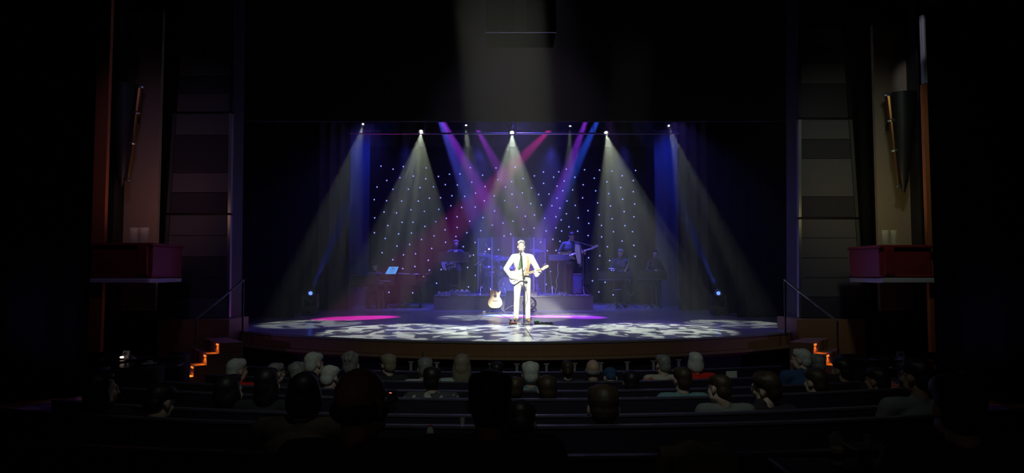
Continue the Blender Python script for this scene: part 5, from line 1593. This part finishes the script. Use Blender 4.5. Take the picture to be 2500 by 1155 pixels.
sitter(1128, 862, 42, A, 'hair_blond', 'long', 'paleshirt', 'woman with long ash blond hair and pale green top', (0, 0, 0))
sitter(1213, 881, 34, A, 'hair_black', 'short', 'darkcoat', 'dark haired person mostly hidden behind the big central head', (0, 0, 0))
sitter(1385, 878, 33, A, 'hair_brown', 'bun', 'darkcoat', 'person with brown hair tied in a bun, right of centre', (0, 0, 0))
sitter(1447, 874, 38, A, 'hair_grey', 'bald', 'darkcoat', 'balding man with shining crown beside the woman with a bun', (0, 0, 0), skin='skin')
sitter(1490, 897, 34, A, 'bluecoat', 'cap', 'bluecoat', 'person in blue cap and jacket bending low right of the balding man', (0, .5, 0))
sitter(1618, 864, 35, A, 'hair_grey', 'short', 'floral', 'grey haired person in pale floral shirt under the right part of the stage', (.3, 0, 0))
sitter(1697, 858, 36, A, 'hair_white', 'bob', 'redshirt', 'white haired woman in bright red top', (.15, 0, 0))
B = 2
sitter(580, 873, 42, B, 'hair_white', 'short', 'redshirt', 'white haired person in red top at the far left of the rows', (-.6, 0, 0))
sitter(675, 884, 35, B, 'hair_grey', 'short', 'darkcoat', 'grey haired person with earring light right of the white haired one in red', (-.7, 0, 0), glasses=True)
sitter(728, 881, 42, B, 'hair_grey', 'short', 'darkcoat', 'person with dull grey round hair just left of the bright white haired one', (.2, .1, .2), skin='skin3')
sitter(806, 890, 42, B, 'hair_white', 'short', 'darkcoat', 'person with pale grey hair directly left of the biggest balding head', (-.3, .15, 0))
sitter(1295, 880, 44, B, 'hair_white', 'short', 'blueprint', 'white haired man in blue patterned shirt right of the big central head', (.05, 0, 0))
sitter(1540, 902, 42, B, 'hair_black', 'short', 'darkcoat', 'black silhouetted person right of the blue jacket', (0, 0, 0), skin='skin3')
sitter(1955, 849, 38, B, 'hair_white', 'short', 'bluecoat', 'white haired man in blue jacket turned left at the right end of the rows', (.8, 0, 0))
sitter(1993, 862, 36, B, 'hair_grey', 'short', 'darkcoat', 'grey haired person just right of the white haired man in blue jacket', (.2, 0, 0))
sitter(2055, 870, 44, B, 'hair_black', 'short', 'darkcoat', 'dark haired silhouette with one orange lit ear near the right steps', (.4, 0, 0), skin='skin3')
sitter(1665, 893, 45, 3, 'hair_brown', 'short', 'tealshirt', 'brown haired man in teal shirt below the woman in red', (.2, 0, 0))
sitter(1055, 893, 44, 3, 'hair_black', 'short', 'pattern', 'black haired person in leaf print blouse left of centre', (0, 0, 0), fat=1.25)
sitter(1258, 918, 34, 3, 'hair_brown', 'short', 'darkcoat', 'brown haired person peeking out right of the big central head', (0, 0, 0))
sitter(1335, 914, 50, 3, 'hair_brown', 'short', 'darkcoat', 'dark brown haired person in front of the white haired man in blue pattern', (.1, 0, 0))
sitter(1990, 896, 48, 3, 'hair_brown', 'short', 'darkcoat', 'brown haired silhouette below the white haired man in blue jacket', (.4, 0, 0))
sitter(2140, 894, 46, 3, 'hair_black', 'short', 'darkcoat', 'dark silhouette left of the right side tables', (.5, 0, 0), skin='skin3')
sitter(560, 912, 60, 4, 'hair_black', 'bob', 'darkcoat', 'dark bob haired silhouette at the left below the white haired person in red', (-.4, 0, 0))
sitter(655, 895, 56, 4, 'hair_black', 'long', 'darkcoat', 'dark long haired silhouette left of the checked shirt', (-.3, 0, 0))
sitter(1472, 935, 78, 5, 'hair_brown', 'short', 'darkcoat', 'person with round dark brown head in front of the blue jacket', (0, 0, 0))
sitter(1755, 912, 50, 4, 'hair_brown', 'short', 'greycoat', 'person in grey jacket leaning right with turned head, right of the teal shirt', (.5, .1, -.2), lean=(-.12, 0))
sitter(1870, 903, 58, 4, 'hair_brown', 'short', 'darkcoat', 'dark person leaning left with raised cheek, right of the grey jacket', (.7, 0, .2), lean=(.15, 0), fat=1.2)
sitter(2236, 872, 62, 5, 'hair_black', 'short', 'greycoat', 'dark haired person in grey jacket at the right edge', (.4, 0, 0), fat=1.2, sh=.02, skin='skin3')
sitter(248, 905, 62, 5, 'hair_black', 'long', 'darkcoat', 'dark long haired silhouette at the left edge', (-.6, 0, 0))
sitter(745, 905, 78, 6, 'hair_black', 'bob', 'plaid', 'dark haired person in brown checked shirt left of the biggest head', (0, 0, 0), fat=1.25)
sitter(392, 935, 62, 5, 'hair_black', 'short', 'greycoat', 'dark person in striped grey top low at the left side', (-.3, .3, 0))
sitter(885, 884, 128, 7, 'hair_brown', 'bald', 'nearcoat', 'biggest head in the foreground, balding man with glasses turned right', (-.45, 0, 0), skin='skin3', Y=2.45, glasses=True, fat=1.25)
sitter(1197, 898, 110, 7, 'hair_brown', 'short', 'nearcoat', 'big dark head and wide shoulders in the foreground at the centre', (-.05, .05, 0), skin='skin3', Y=2.62, fat=1.45)
sitter(1270, 975, 78, 6, 'hair_black', 'short', 'darkcoat', 'low dark rounded head right behind the big central head', (0, .4, 0), skin='skin3')
sitter(2335, 905, 118, 7, 'hair_brown', 'short', 'plaid', 'person in brown jacket at the lower right edge of the picture', (-.2, 0, 0), Y=2.4, fat=1.45)
q = at(1700, 1075, 3.0)
cz = ROWS[6][1]
jk = thing('folded_jacket', 'dull checked jacket draped over the nearest bench at the right', 'jacket', (q.x, 3.05 + KC * q.x ** 2 - .05, cz))
g = []
for k in range(7):
    a = k / 6; yy, zz = ((-.10, -.16), (-.085, -.06), (-.07, .02), (-.02, .045), (.03, .02), (.05, -.06), (.07, -.14))[k]
    g.append([((i / 12 - .5) * .32, yy + .006 * sin(i * 1.7 + k), zz + .012 * sin(i * 1.3 + k * .5) - .03 * abs(i / 6 - 1) ** 3) for i in range(13)])
MB().sheet(g, .02).build('jacket_body', M['plaid'], jk, True)
MB().tube([(-.15, -.09, .0), (-.17, -.11, -.1), (-.16, -.12, -.2)], .035, 10).build('sleeve', M['plaid'], jk, True)
# ================================================================ HAZE (thin theatrical fog in the air)
def haze(name, x0, x1, y0, y1, z0, z1, dens):
    m = bpy.data.materials.new(name); m.use_nodes = True; nt = m.node_tree; nt.nodes.clear()
    out = nt.nodes.new('ShaderNodeOutputMaterial'); vs = nt.nodes.new('ShaderNodeVolumeScatter')
    vs.inputs['Density'].default_value = dens; vs.inputs['Anisotropy'].default_value = .25
    nt.links.new(vs.outputs[0], out.inputs['Volume'])
    o = MB().box(((x0 + x1) / 2, (y0 + y1) / 2, (z0 + z1) / 2), (x1 - x0, y1 - y0, z1 - z0)).build(name, m)
    o['kind'] = 'stuff'; o['label'] = 'thin stage fog hanging in the ' + ('air of the stage' if y0 > 15 else 'air over the stage apron' if y0 > 10 else 'air high above the audience' if z0 > 4 else 'air between audience and stage'); o['category'] = 'haze'
    return o
haze('stage_haze', -8.6, 8.9, 15.47, 24.3, .002, 9.1, HAZE1)
haze('apron_haze', -6.0, 6.3, 11.2, 15.465, .002, 4.55, HAZE1)
haze('hall_haze', -4.5, 4.9, 7.3, 15.3, 4.56, 9.1, HAZE2)
haze('hall_haze', -4.5, 4.9, 7.3, 11.19, .45, 4.555, HAZE2)
